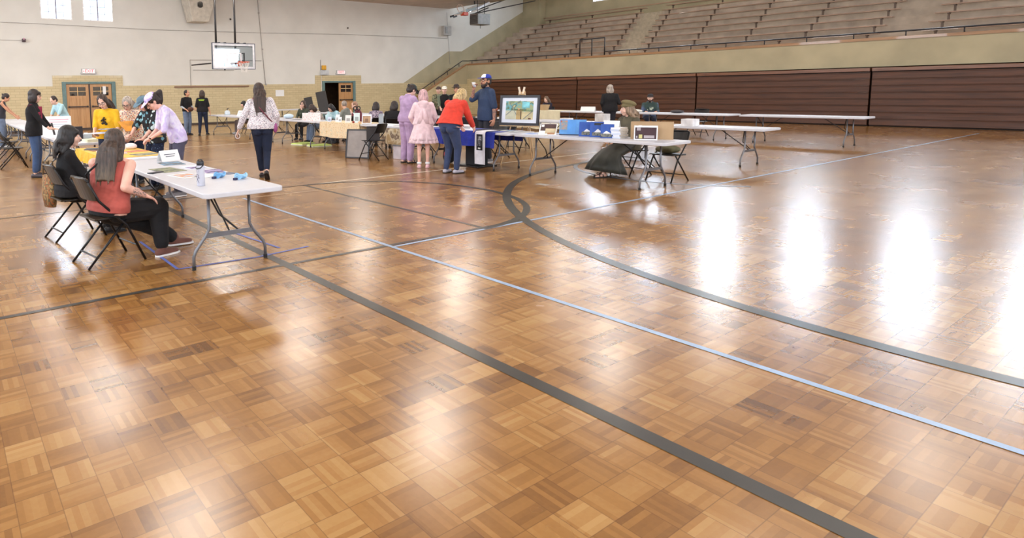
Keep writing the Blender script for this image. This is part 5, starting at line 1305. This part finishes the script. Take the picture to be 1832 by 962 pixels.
# ---- yellow cloth table
cloth(1.81, 2.59, 8.35, 10.33, (.16, .10, 0, 0), gold, 'yellow cloth draped over the left row table', seed=4)
flat('photo_print', 2.32, 8.22, .62, .20, 0, paper2, 'long pale lavender sheet on the near edge of the yellow covered table', z=.741)
flat('photo_print', 2.40, 8.60, .34, .28, 12, grn2, 'muted green print at the near corner of the yellow cloth', z=.749)
flat('photo_print', 2.10, 9.0, .30, .24, -10, orangep, 'orange and white print on the yellow cloth', z=.749)
flat('photo_print', 2.42, 9.15, .30, .24, 20, M('print_red', (190, 120, 90), .6, var=.3), 'rusty red print on the yellow cloth in front of the lavender shirt', z=.749)
flat('photo_print', 2.02, 9.7, .26, .22, 8, M('print_brown', (120, 76, 52), .6, var=.3), 'small brown print on the yellow cloth beside the black haired woman', z=.749)
flat('photo_print', 2.3, 9.75, .3, .26, -14, paper, 'white sheet on the far half of the yellow cloth', z=.749, pic=[(.1, .9, .4, .9, orangep)])
for k, (x, y, c, lab) in enumerate(((1.98, 9.95, (60, 60, 66), 'dark booklet on the yellow cloth before the laptop'), (2.26, 10.1, (196, 190, 150), 'cream booklet on the far end of the yellow cloth'), (2.05, 9.3, (228, 226, 224), 'white booklet in the middle of the yellow cloth'), (2.42, 10.1, (200, 160, 70), 'ochre booklet on the yellow cloth by the floral blouse'))):
    flat('booklet', x, y, .22, .28, 15 * k - 20, M('booklet_%d' % k, c, .6, var=.12), lab, 'booklet', t=.012, z=.749, group='booklets on the left row')
e = empty('tissue_pile', (2.46, 9.6, .75), 0, 'crumpled white paper bag on the yellow cloth', 'paper bag')
MB().ell((0, 0, .04), (.10, .12, .05)).ell((.05, .08, .03), (.07, .08, .04)).build('bag', M('tissue', (226, 214, 214), .8, bump=.6), e, remesh=.012, iters=2)
# laptop
e = empty('laptop', (2.12, 12.3, TT), math.radians(-16), 'open black laptop on the left row seen from behind', 'laptop')
blk_m = M('laptop_black', (34, 28, 36), .45)
MB().box(-.18, .18, -.13, .13, 0, .018).build('base', blk_m, e, bevel=.004)
MB().box(-.18, .18, 0, .012, 0, .26, R=rotm('X', 14), c=(0, -.13, .015)).build('screen_lid', blk_m, e, bevel=.004)
item('storage_tub', MB().box(-.14, .14, -.09, .09, 0, .09), M('tub_grey', (176, 184, 188), .4), (2.36, 12.7, TT), 20, 'pale grey plastic tub behind the laptop', 'container', bevel=.012)
item('paper_cup', MB().lathe([(.028, 0), (.038, .10)], 14), M('cup_white', (234, 232, 228), .5), (2.45, 12.9, TT), 0, 'white paper cup beside the grey tub', 'cup', smooth=True)
item('paper_stack', MB().box(-.2, .2, -.15, .15, 0, .05), M('paper_cream', (220, 214, 182), .7), (2.4, 11.75, TT), 8, 'cream stack of papers beside the laptop', 'papers')
flat('paper_sheet', 2.1, 11.75, .3, .22, 0, paper, 'white sheet in front of the laptop', 'paper')
flat('paper_sheet', 2.35, 13.5, .4, .5, 5, paper, 'large white sheet at the blazer woman\'s hands', 'paper')
# poster board
upright('poster_board', 2.42, 15.9, .56, .36, -98, 12, paper, 'white poster board with faint pink lettering on the left row', 'poster', pics=[(.15, .9, .74, .80, M('pink_ink', (222, 170, 184), .8)), (.1, .85, .58, .63, M('pink_ink', (222, 170, 184))), (.2, .8, .42, .46, M('grey_ink', (190, 192, 204), .8)), (.2, .7, .28, .31, M('grey_ink', (190, 192, 204)))])
item('tablet_case', MB().box(-.02, .02, -.14, .14, 0, .015, R=rotm('X', 58)), blk_m, (1.98, 13.75, .90), 10, 'thin black folder held upright by the woman in the blazer', 'folder', bevel=.003)
item('platter', MB().lathe([(.10, 0), (.17, .012), (.165, .02), (.02, .012)], 20), blk_m, (2.25, 19.4, TT), 0, 'black round tray on the table of the tank top person', 'tray', smooth=True)
item('jar', MB().lathe([(.03, 0), (.034, .02), (.034, .08), (.02, .1)], 12), M('jar_grey', (110, 112, 116), .3), (2.3, 20.1, TT), 0, 'small grey jar beside the black tray', 'jar', smooth=True)
item('desk_lamp_box', MB().box(-.1, .1, -.12, .12, 0, .12), M('lime_box', (150, 190, 110), .6), (2.75, 17.9, TT), 10, 'lime green box beside the poster board', 'box', bevel=.005) if 0 else None
# handbag / patterned scarf on chair two
e = empty('tote_bag', (1.02, 7.62, .32), .2, 'tan and orange patterned tote hanging behind the black haired woman', 'bag')
MB().loft([((0, 0, 0), (.05, 0, 0), (0, .12, 0)), ((0, 0, .15), (.07, 0, 0), (0, .15, 0)), ((0, 0, .36), (.045, 0, 0), (0, .14, 0))], 18).build('bag', bands_mat('tote_pattern', [(140, 112, 70), (160, 96, 56), (100, 86, 60), (160, 130, 86)], 26, dist=1), e, smooth=True)
for q in (-1, 1): MB().tube([(q * .03, -.09, .35), (q * .03, -.06, .52), (q * .03, .06, .52), (q * .03, .09, .35)], .008, 6).build('handle', M('tote_handle', (96, 76, 48), .7), e)
# printed sheets held over the yellow cloth
flat('photo_print', 2.20, 10.38, .42, .32, 40, paper2, 'white and lavender sheet held by the woman in yellow', z=.97, group=None)
flat('photo_print', 2.30, 10.34, .26, .28, -20, bands_mat('print_sky', [(140, 170, 214), (170, 190, 226), (90, 100, 130)], 8), 'blue print held by the woman in yellow', z=1.03, group=None)
o = item('photo_print', MB().box(-.16, .16, -.12, .12, 0, .004, R=rotm('X', 40)), M('print_orange_flat', (226, 150, 50), .6, var=.15), (2.66, 10.40, 1.06), 30, 'orange print held between the floral blouse and the black tee', 'print')
o = item('wallet', MB().box(-.05, .05, -.06, .06, 0, .02), M('wallet_ochre', (166, 140, 80), .6), (2.80, 9.30, .93), 20, 'small ochre pouch in the hands of the woman in tie dye', 'pouch', bevel=.006)

# ---- blue cloth table
cloth(8.86, 9.62, 8.1, 10.2, (.30, .22, .0, .2), bluec, 'royal blue cloth over the table beside the easel', seed=6, rip=.012)
cloth(9.25, 9.625, 7.82, 8.14, (0, .10, .0, 0), bluec, 'blue corner of the cloth showing behind the white table end', seed=9) if 0 else None
e = empty('printed_towel', (8.84, 8.42, .752), 0, 'white t-shirt with a black picture panel hanging over the blue cloth', 'shirt')
m = MB(); n = 8; prof = [(.34, .004), (.12, .004), (-.015, .004), (-.045, -.02), (-.05, -.20), (-.055, -.40), (-.05, -.60), (-.05, -.635)]
vs = []; 
for sd in (0, .006):
    for (px0, z) in prof:
        for i in range(n + 1):
            t = i / n; w = .26 if z > -.1 else .27; vs.append((px0 - sd * (z < 0) + .006 * math.sin(t * 9) * (z < -.05), -w / 2 + w * t, z + sd * (z > -.01)))
N = (n + 1) * len(prof); f = [(j * (n + 1) + i, j * (n + 1) + i + 1, (j + 1) * (n + 1) + i + 1, (j + 1) * (n + 1) + i) for j in range(len(prof) - 1) for i in range(n)]
m.add(vs, f + [tuple(N + k for k in reversed(q)) for q in f]).build('cloth', M('towel_white', (226, 226, 234), .85), e, smooth=True)
MB().box(-.070, -.063, -.075, .075, -.36, -.05).build('print_panel', M('ink_black', (30, 30, 34), .8), e)
MB().box(-.0735, -.070, -.055, .05, -.27, -.09).build('print_picture', bands_mat('print_grey', [(120, 120, 126), (180, 180, 184), (70, 70, 76)], 16), e)
MB().box(-.0735, -.070, -.03, .03, -.335, -.31).build('print_caption', paper, e)
tent(9.02, 8.98, -75, .30, .12, 'folded white card on the blue cloth before the bearded man')
flat('art_print', 9.3, 8.6, .40, .50, 20, M('print_dark', (50, 52, 66), .5, var=.2), 'dark framed print lying on the blue cloth', 'print', t=.012, z=.749)
flat('art_print', 9.35, 8.15, .34, .42, 8, paper, 'white print on the near end of the blue cloth', z=.749, pic=[(.15, .85, .2, .8, bluep)])
pd = empty('display_plinth', (9.75, 9.15, 0), 0, 'black crate under the blue cloth table', 'crate')
MB().box(-.28, .28, -.30, .30, 0, .03).build('base', blackm, pd, bevel=.008); MB().box(-.16, .16, -.16, .16, .03, .50).build('body', M('crate_black', (26, 26, 30), .8), pd, bevel=.01)
pd.location = (9.25, 8.95, 0)
# easel with framed picture
ea = empty('easel', (9.97, 8.44, 0), math.radians(193 + 90 - 0), 'wooden easel holding up the framed picture', 'easel')
ew = wood_mat('easel_wood', (196, 160, 116), (222, 190, 146), 2, .5)
for q in (-1, 1): MB().tube([(q * .38, -.10, 0), (q * .05, .06, 1.52)], .013, 6).build('leg', ew, ea)
MB().tube([(0, .55, 0), (0, .08, 1.50)], .013, 6).build('leg', ew, ea); MB().box(-.42, .42, -.10, -.05, .80, .82).build('ledge', ew, ea, bevel=.003)
MB().box(-.06, -.03, .0, .03, 1.38, 1.56, R=rotm('Y', 6)).build('head_clamp', ew, ea) if 0 else None
MB().box(-.07, .07, .03, .07, 1.44, 1.50).build('head_block', ew, ea, bevel=.004)
for q in (-1, 1): MB().box(-.015, .015, -.01, .02, -.07, .07, R=rotm('Y', q * 14), c=(q * .045, .03, 1.53)).build('head_clamp', M('clamp_pale', (232, 214, 190), .5), ea)
fr = empty('framed_picture', (10.15, 8.38, .825), math.radians(193 + 90), 'large black framed picture with a white mat standing on the easel', 'framed picture')
fr.location = (ea.matrix_basis @ Vector((0, -.085, .825))); ea_h = .60
Rf = rotm('X', -6)
def fbox(a, b, c, d, y0, y1, name, mat, par=fr): return MB().box(a, b, y0, y1, c, d, R=Rf).build(name, mat, par)
FW = .43
fbox(-FW, FW, 0, .60, .0, .02, 'backing', M('frame_black', (30, 28, 36), .4))
q = MB()
for a in ((-FW, FW, 0, .05), (-FW, FW, .56, .61), (-FW, -FW + .045, .05, .56), (FW - .045, FW, .05, .56)): q.box(a[0], a[1], -.025, .0, a[2], a[3], R=Rf)
q.build('frame', M('frame_black', (30, 28, 36)), fr)
fbox(-FW + .045, FW - .045, .05, .56, -.006, 0, 'mat_board', M('mat_white', (224, 230, 240), .7, var=.01))
pic = bands_mat('picture_paint', [(90, 110, 80), (126, 146, 110), (160, 170, 130), (110, 170, 176), (96, 116, 84), (190, 184, 150)], 5.5)
g = fbox(-.30, .30, .12, .49, -.0085, -.006, 'picture', pic)
fbox(-.30, -.02, .12, .30, -.0095, -.0085, 'painted_shape', M('paint_buff', (196, 196, 170), .7, var=.08), g); fbox(.02, .30, .12, .28, -.0095, -.0085, 'painted_shape', M('paint_straw', (204, 192, 150), .7, var=.1), g)
fbox(-.06, .06, .12, .31, -.0105, -.0095, 'painted_shape', M('paint_wood', (186, 160, 110), .7, var=.12), g); fbox(-.12, .16, .30, .325, -.0105, -.0095, 'painted_shape', M('paint_moss', (92, 100, 60), .7, var=.2), g)
fbox(.06, .22, .36, .48, -.0095, -.0085, 'painted_shape', M('paint_aqua', (120, 188, 196), .7, var=.2), g); fbox(.03, .05, .12, .29, -.0112, -.0105, 'painted_shape', M('paint_dark', (84, 72, 60), .7), g)
for (x0, z0, x1, z1) in ((-.22, .47, -.06, .22), (-.29, .20, -.16, .31), (.10, .13, .29, .29), (-.08, .44, .02, .50)):
    MB().tube([Rf @ Vector((x0, -.0115, z0)), Rf @ Vector((x1, -.0115, z1))], .006, 5).build('painted_line', M('paint_steel', (130, 140, 146), .7), g)
MB().ell(Rf @ Vector((-.01, -.0105, .33)), (.022, .004, .018)).build('painted_shape', M('paint_peach', (224, 170, 120), .7), g)
fbox(.20, .26, .125, .15, -.0112, -.0095, 'painted_shape', M('paint_maroon', (96, 50, 50), .7), g)

# ---- book table ----------------------------------------------------------
blueb = bands_mat('cover_blue', [(44, 74, 150), (58, 92, 170), (50, 80, 156)], 3); skyb = M('cover_sky', (88, 150, 214), .5, var=.08)
snow = M('peak_white', (226, 228, 234), .6); rock = bands_mat('peak_rock', [(96, 100, 96), (130, 130, 120), (70, 76, 80)], 26)
def peak(parent, cx, w, h0, h1, tilt, y=-.003):
    R = rotm('X', -tilt)
    pts = [(-.5, 0), (-.32, .35), (-.12, .8), (.02, 1), (.16, .72), (.34, .5), (.5, .12), (.5, 0)]
    MB().add([R @ Vector((cx + a * w, y - .001, h0 + b * (h1 - h0))) for a, b in pts] + [R @ Vector((cx + a * w, y + .0005, h0 + b * (h1 - h0))) for a, b in pts], [tuple(range(8)), tuple(range(15, 7, -1))] + [(i, (i + 1) % 8, (i + 1) % 8 + 8, i + 8) for i in range(8)]).build('picture_peak', snow, parent)
    MB().box(cx - w * .62, cx + w * .62, y - .0016, y + .001, h0 - .045, h0 + .012, R=R).build('picture_rocks', rock, parent)
e = upright('display_board', 9.28, 6.72, .44, .28, 205, 12, skyb, 'sky blue display board with a red brown picture, left of the standing books', 'display board', pics=[(.03, .30, .35, .93, bands_mat('print_rust', [(170, 90, 60), (130, 150, 160), (200, 140, 110)], 12)), (.30, .62, .05, .95, M('cover_sky2', (80, 146, 216), .5)), (0, 1, .0, .07, M('board_foot', (30, 40, 70), .5))])
e = upright('book', 9.22, 6.42, .21, .25, 207, 12, blueb, 'blue book with a snowy peak standing partly behind another, next to the sky blue board', 'book', t=.02, group='blue books standing on the white table'); peak(e, .02, .13, .07, .13, 12)
e = upright('book', 9.20, 6.20, .21, .26, 203, 12, blueb, 'blue book with a snowy peak and a black upper label, middle of three', 'book', t=.02, group='blue books standing on the white table', pics=[(.3, .95, .78, .92, blackm)]); peak(e, .02, .14, .07, .14, 12)
e = upright('book', 9.16, 5.98, .20, .23, 205, 14, blueb, 'blue book with a snowy peak, nearest the white book stack', 'book', t=.02, group='blue books standing on the white table'); peak(e, -.01, .14, .06, .12, 14)
tent(9.44, 6.08, 105, .26, .27, 'tall folded white card behind the blue books', 1)
for k, (dx, rz, mt) in enumerate(((0, 4, 0), (.006, -3, 1), (-.004, 6, 0), (.008, 1, 1), (0, -5, 0), (-.006, 3, 1))):
    e = empty('book', (9.32 + dx, 5.86, TT + k * .029), math.radians(rz), 'white book in the stack right of the blue books, %s from the bottom' % ('first second third fourth fifth sixth'.split()[k]), 'book', 'stack of white books')
    MB().box(-.115, .115, -.075, .075, .002, .026).build('pages', M('pages', (222, 218, 208), .8), e)
    MB().box(-.12, .12, -.08, .08, 0, .002).box(-.12, .12, -.08, .08, .026, .028).box(-.12, -.118, -.08, .08, .002, .026).build('cover', M('cover_white_%d' % mt, (232, 232, 238) if mt else (206, 214, 232), .5, var=.02), e)
e = upright('print_board', 9.12, 7.12, .30, .30, 210, 52, paper, 'dark brown and cream mounted print leaning back on the white table', 'print', pics=[(.06, .94, .35, .95, M('print_umber', (70, 50, 50), .6, var=.2)), (.35, .94, .10, .55, M('print_sand', (196, 180, 148), .6, var=.1)), (.1, .25, .70, .9, paper), (.5, .9, .04, .18, M('print_tan2', (176, 130, 96), .6))])
flat('art_print', 9.1, 7.45, .36, .30, 20, paper2, 'pale blue leaflet at the left end of the book table', pic=[(.1, .9, .2, .8, M('leaf_blue', (150, 176, 226), .6))])
flat('art_print', 9.3, 7.2, .2, .28, -15, M('leaf_blue2', (170, 186, 222), .6), 'small light blue leaflet beside the mounted print')
flat('art_print', 9.04, 6.9, .14, .2, 30, paper2, 'small white leaflet before the mounted print')
e = upright('framed_certificate', 9.22, 5.36, .30, .21, 208, 10, M('plaque_maroon', (58, 26, 34), .5, var=.12), 'dark maroon plaque in a white frame leaning on the cardboard box', 'frame', border=(.014, M('frame_white', (232, 232, 236), .5)), pics=[(.08, .26, .70, .92, M('plaque_grey', (170, 160, 164), .6)), (.18, .34, .12, .40, M('plaque_gold', (206, 196, 130), .6)), (.42, .90, .14, .34, M('plaque_grey', (170, 160, 164))), (.05, .12, .14, .3, M('plaque_grey', (170, 160, 164)))], strut=False)
e = empty('cardboard_box', (9.50, 5.42, TT), math.radians(118), 'open brown cardboard box standing on the right end of the book table', 'box')
e.rotation_euler = (0, 0, math.radians(-62 + 180))
MB().box(-.30, .30, -.11, -.105, 0, .27).box(-.30, .30, .105, .11, 0, .27).box(-.30, -.295, -.105, .105, 0, .27).box(.295, .30, -.105, .105, 0, .27).box(-.295, .295, -.105, .105, 0, .005).build('box', card, e)
MB().box(.14, .19, .110, .113, .08, .22).build('label_sticker', paper, e); MB().box(-.15, -.10, -.113, -.11, .08, .22).build('label_sticker', paper, e)
flat('leaflet', 9.08, 5.02, .3, .22, 0, M('leaf_grey', (168, 168, 176), .6, var=.15), 'grey patterned leaflet before the plaque')
e = empty('folded_coat', (10.13, 5.5, .458), 0, 'olive coat folded on the chair under the right table', 'coat')
MB().ell((0, 0, .07), (.20, .19, .07)).ell((.05, .05, .10), (.14, .12, .05)).ell((-.08, -.06, .09), (.12, .11, .05)).build('coat', M('coat_olive', (86, 84, 58), .8, var=.2, bump=.4), e, remesh=.014, iters=3)
e = empty('paper_cup', tuple(world_of(FB, FB['WR'][1] + Vector((-.055, .03, .075)))), 0, 'white paper cup at the bearded man\'s mouth', 'cup')
MB().loft([(Rq, Vector((r, 0, 0)), Vector((0, r, 0))) for Rq, r in ((Vector((.03, .01, -.055)), .030), (Vector((0, 0, 0)), .036), (Vector((-.028, -.01, .05)), .040))], 16).build('cup', M('cup_white', (234, 232, 228)), e, smooth=True)

# ---- chair with display boards, black panel, stained cloth
e = empty('black_panel', (8.20, 11.75, 0), math.radians(-58), 'large grey picture panel in a black frame leaning on the floor', 'panel')
R = rotm('X', -12)
MB().box(-.27, .27, 0, .015, .0, .68, R=R).build('panel', M('panel_grey', (152, 144, 140), .7, var=.06), e)
q = MB()
for a in ((-.30, .30, 0, .03), (-.30, .30, .66, .69), (-.30, -.27, .03, .66), (.27, .30, .03, .66)): q.box(a[0], a[1], -.012, .02, a[2], a[3], R=R)
q.build('frame', blackm, e)
for k in range(5):
    item('display_board', MB().box(-.15, .15, 0, .012, 0, .24 + .035 * (k % 3), R=rotm('X', -6 + 2 * k)), M('board_dark_%d' % (k % 2), ((44, 36, 36), (58, 46, 42))[k % 2], .6), (8.25 + k * .028, 11.17 + k * .036, .458), -38, 'dark board propped on the folding chair, %s from the front' % ('first second third fourth fifth'.split()[k]), 'board', 'dark boards on the folding chair')
cloth(8.86, 9.62, 10.4, 12.0, (.36, .1, .1, .1), bands_mat('stained_cloth', [(196, 182, 160), (120, 100, 84), (206, 190, 160), (176, 150, 110)], 5), 'beige and brown tie dyed cloth hanging below the white table edge', z=.690, seed=3)
cloth(8.86, 9.62, 12.55, 14.45, (.40, .25, .2, .2), spots_mat('cream_pattern', (226, 204, 168), [(206, 176, 130), (190, 190, 170), (214, 184, 150)], 26, .38), 'cream patterned cloth draped over the middle row table', seed=8)
# items on the middle row
e = upright('small_picture', 9.0, 12.45, .20, .22, 225, 14, M('pic_tan', (176, 140, 108), .6, var=.2), 'small tan picture in a white frame on the cream cloth', 'picture', z=.75, border=(.02, M('frame_white', (232, 232, 236))), pics=[(.3, .7, .2, .6, M('pic_brown', (130, 96, 76), .6))])
e = upright('small_picture', 9.3, 12.25, .12, .25, 225, 10, M('pic_grey', (150, 156, 160), .5), 'grey panel standing behind the small tan picture', 'picture', z=.75)
for k, (x, y, w, h, c, lab) in enumerate(((9.15, 13.1, .16, .26, (206, 220, 222), 'pale aqua card standing on the cream cloth'), (9.05, 13.35, .16, .20, (226, 222, 220), 'white booklet with a dark drawing standing on the cream cloth'), (9.05, 13.75, .10, .14, (226, 230, 236), 'white card leaning on the cream cloth, left of the white booklet'), (9.1, 13.95, .12, .20, (234, 234, 238), 'tall white card standing on the cream cloth near its left end'), (9.0, 14.2, .12, .13, (196, 204, 226), 'lavender box card at the left end of the cream cloth'))):
    upright('display_card', x, y, w, h, 228 - 6 * k, 14, M('card_%d' % k, c, .6, var=.03), lab, 'card', z=.75, pics=[(.2, .8, .2, .6, M('card_ink_%d' % k, tuple(int(v * .72) for v in c), .7))], group='cards standing on the cream cloth')
e = empty('scissor_cup', (10.1, 14.0, .0), 0, 'dark looped sculpture standing behind the cream cloth table', 'sculpture')
bpy.data.objects.remove(e)
e = empty('sculpture', (9.45, 13.5, .75), 0, 'small black looped sculpture on a thin stand on the cream cloth', 'sculpture')
MB().tube([(0, 0, 0), (0, 0, .30)], .012, 6).build('stand', blackm, e)
for q in (-1, 1): MB().tube([(q * .06 + .05 * math.cos(a * PI / 8), .01, .36 + .05 * math.sin(a * PI / 8)) for a in range(17)], .014, 6).build('loop', blackm, e)
item('apple', MB().ell((0, 0, .03), (.035, .035, .03)), M('trinket_red', (150, 60, 50), .5), (8.98, 13.0, .75), 0, 'small dark red ball on the cream cloth', 'ball', smooth=True)
item('trinket', MB().ell((0, 0, .03), (.05, .04, .03)), M('trinket_peach', (222, 184, 150), .6), (9.0, 12.75, .75), 0, 'peach coloured lump beside the small tan picture', 'ornament', smooth=True)
flat('paper_stack', 9.05, 11.6, .3, .4, 20, paper, 'white stack of papers at the end of the stained cloth table', 'papers', t=.03)
flat('art_print', 9.2, 11.1, .3, .4, -10, M('leaf_grey', (168, 168, 176)), 'grey print on the table behind the lavender jumpsuit')
for k, (x, y, w, h, lab) in enumerate(((9.05, 15.05, .34, .24, 'pink and white patterned board on the middle row, right one'), (9.1, 15.55, .30, .22, 'pink and white patterned board on the middle row, left one'))):
    upright('display_board', x, y, w, h, 235, 12, spots_mat('pink_pattern', (232, 222, 220), [(222, 180, 176), (210, 196, 190)], 24, .35), lab, 'display board')
item('bag', MB().ell((0, 0, .06), (.16, .10, .06)), M('bag_brown_yellow', (140, 100, 60), .7, var=.2), (9.15, 18.35, TT), 20, 'brown bag on the middle row right of the walking woman', 'bag', smooth=True)
item('glass_jar', MB().lathe([(.05, 0), (.055, .03), (.055, .13), (.04, .16)], 14), M('jar_blue', (176, 190, 200), .3), (9.2, 17.7, TT), 0, 'pale blue jar before the woman resting her chin', 'jar', smooth=True)
item('paper_pile', MB().ell((0, 0, .07), (.17, .14, .08)), M('tissue_blue', (196, 214, 226), .8, bump=.5), (9.35, 17.15, TT), 0, 'crumpled pale blue tissue on the middle row', 'tissue', smooth=True)
flat('paper_sheet', 9.1, 16.9, .3, .4, 14, M('leaf_grey', (168, 168, 176)), 'grey sheet on the table before the leaning person', 'paper')
flat('paper_sheet', 9.1, 16.2, .3, .3, 34, blk_m, 'dark sheet beside the pink patterned boards', 'paper')
item('tote', MB().lathe([(.09, 0), (.10, .16), (.03, .2), (.03, .26)], 16), M('jug_aqua', (176, 204, 210), .4), (9.4, 14.85, TT), 0, 'pale aqua jug behind the pink patterned boards', 'jug', smooth=True)
for k, (x, y, rz, lab) in enumerate(((9.2, 16.0, 20, 'lime green pad on the floor, the left one'), (9.25, 15.15, -8, 'lime green pad on the floor, the right one'))):
    e = empty('floor_pad', (x, y, 0), math.radians(rz), lab, 'pad', 'lime green pads under the middle row')
    MB().box(-.30, .30, -.22, .22, .0, .05).build('pad', M('pad_lime', (196, 214, 120), .7, var=.1, bump=.3), e, bevel=.015)
    MB().box(-.31, .31, -.23, .23, 0, .018).build('edge', M('pad_edge', (210, 206, 196), .7), e)
e = empty('rolled_bundle', (9.0, 17.9, 0), math.radians(80), 'beige rolled bundle on the floor under the middle row', 'bundle')
MB().cap((-.25, 0, .06), (.25, 0, .05), .06, .045).build('bundle', M('bundle_beige', (206, 192, 176), .8, bump=.4), e, smooth=True)
tent(9.2, 20.4, -80, .36, .20, 'white folded card with a pink tint before the black haired seated woman', 1)
e = upright('poster_board', 9.1, 19.0, .60, .22, 238, 14, spots_mat('pink_pattern', (232, 222, 220), [(222, 180, 176)]), 'pale board with pink marks on the table of the black haired woman', 'display board')
e = empty('water_jug', (9.25, 21.8, TT), 0, 'clear jug with a dark pump on the far end of the middle row', 'jug')
MB().lathe([(.10, 0), (.11, .03), (.10, .14), (.04, .18)], 16).build('body', M('jug_clear', (196, 206, 212), .25), e, smooth=True); MB().tube([(0, 0, .17), (0, 0, .25), (.06, 0, .26)], .016, 6).build('pump', blk_m, e)
# tall black panels on the second row
for x, y, w, h, lean_, lab in ((13.1, 22.1, .34, .62, 8, 'black panel standing on the second row, the lower left one'), (13.2, 21.15, .42, .86, 10, 'tall black panel standing in front of the open doors')):
    upright('black_panel', x, y, w, h, 238, lean_, M('panel_black', (42, 38, 36), .6), lab, 'panel').rotation_euler.y = math.radians(-11)
# second row stock
rr = random.Random(5)
lab2 = ['right of the easel', 'behind the mounted print', 'behind the blue books', 'behind the easel', 'beside the bearded man', 'behind the red jacket', 'behind the pink coat', 'right of the lavender jumpsuit', 'behind the lavender jumpsuit', 'behind the black jacket person']
for k in range(10):
    y = 6.6 + k * 1.0
    if k in (1,): continue
    h = rr.uniform(.03, .22); w = rr.uniform(.12, .3)
    item('merchandise_box', MB().box(-w / 2, w / 2, -.12, .12, 0, h), M('stock_%d' % k, rr.choice([(40, 38, 42), (206, 200, 196), (120, 84, 60), (90, 60, 50), (226, 224, 226)]), .6, var=.1), (13.1 + rr.uniform(-.15, .15), y, TT), rr.uniform(-20, 20), 'small box of goods on the second row, ' + lab2[k], 'box', 'goods on the second row', bevel=.006)
for k in range(4):
    e = empty('gadget_stand', (13.2, 11.2 + .42 * k, TT), k * .5, 'little coloured figure stand on the second row, %s from the easel' % ('first second third fourth'.split()[k]), 'stand', 'figure stands behind the easel')
    MB().tube([(0, 0, 0), (0, 0, .22)], .014, 6).build('stem', blk_m, e); MB().ell((0, 0, .25), (.07, .05, .05)).build('figure', M('fig_%d' % k, [(196, 110, 70), (210, 190, 176), (150, 80, 60), (220, 170, 150)][k], .6), e, smooth=True)
cloth(12.82, 13.58, 11.0, 13.4, (.42, 0, 0, 0), blackc, 'black cloth hanging from the second row behind the blue shirted man', seed=11)
e = empty('display_rack', (14.3, 17.3, 0), .3, 'black wire display rack in front of the brick wall', 'rack')
for q in (-1, 1):
    MB().tube([(q * .35, 0, 0), (q * .35, 0, 1.25)], .012, 6).build('post', blackm, e); MB().box(q * .35 - .02, q * .35 + .02, -.2, .2, 0, .02).build('foot', blackm, e)
for z in (.5, .75, 1.0, 1.25): MB().tube([(-.35, 0, z), (.35, 0, z)], .01, 6).build('rail', blackm, e)
item('jacket_on_chair', MB().ell((0, 0, .0), (.25, .10, .12)), blackc, (11.93, 10.2, .74), 90, 'black jacket over the chair back behind the mounted print', 'jacket', smooth=True) if 0 else None
# bleacher side tables
cloth(18.5, 19.3, 13.9, 16.5, (.66, 0, 0, 0), M('cloth_cream', (216, 208, 178), .8, var=.03), 'cream cloth hanging to the floor by the bleachers', seed=2, rip=.01)
item('open_box', MB().loft([((0, 0, 0), (.16, 0, 0), (0, .14, 0)), ((0, 0, .20), (.24, 0, 0), (0, .2, 0))], 4, ), card, (18.9, 14.9, .75), 30, 'cream open carton on the cream clothed table', 'box')
tent(18.8, 13.0, -80, .5, .16, 'folded white card on the bleacher side table left of the man in black', 0)
for k, (y, lab) in enumerate(((11.3, 'small white bag of goods before the hoodie man'), (10.0, 'dark item at the right end of the bleacher side tables'))):
    item('goods', MB().ell((0, 0, .04), (.14, .2, .05)), M('goods_%d' % k, ((226, 224, 214), (60, 56, 60))[k], .7), (18.85, y, .745), 0, lab, 'goods', smooth=True)
for k, (x, y) in enumerate(((12.75, 8.1), (12.6, 7.55))):
    item('storage_box', MB().box(-.25, .25, -.18, .18, 0, .22), M('tub_white', (214, 218, 228), .4), (x, y, k * .0), 10 * k, 'white storage box on the floor behind the beret woman, %s one' % ('far' if k == 0 else 'near'), 'box', bevel=.01)
e = empty('storage_box', (9.0, 11.0, 0), .2, 'clear plastic box under the stained cloth table', 'box')
MB().box(-.2, .2, -.15, .15, 0, .3).build('box', M('tub_clear', (206, 196, 200), .3), e, bevel=.01); MB().box(-.21, .21, -.16, .16, .3, .33).build('lid', M('lid_grey', (130, 130, 136), .5), e)
e = empty('backpack', (8.75, 8.98, 0), 0, 'black backpack with a red pocket on the floor beside the red jacket', 'backpack')
e.location = (9.15, 9.65, 0)
MB().cap((0, 0, .14), (0, 0, .32), .14, .12).build('bag', M('crate_black', (26, 26, 30)), e, smooth=True); MB().ell((-.10, -.05, .2), (.06, .09, .09)).build('pocket', M('pocket_red', (170, 60, 60), .7), e, smooth=True)
e = tag(MB().box(-.06, .06, -.10, .10, 0, .004).build('floor_socket', M('socket_grey', (176, 168, 160), .4, .4), loc=(8.24, 6.5, .001), rotz=.1), 'small grey metal floor socket cover in the wood floor', 'floor socket')
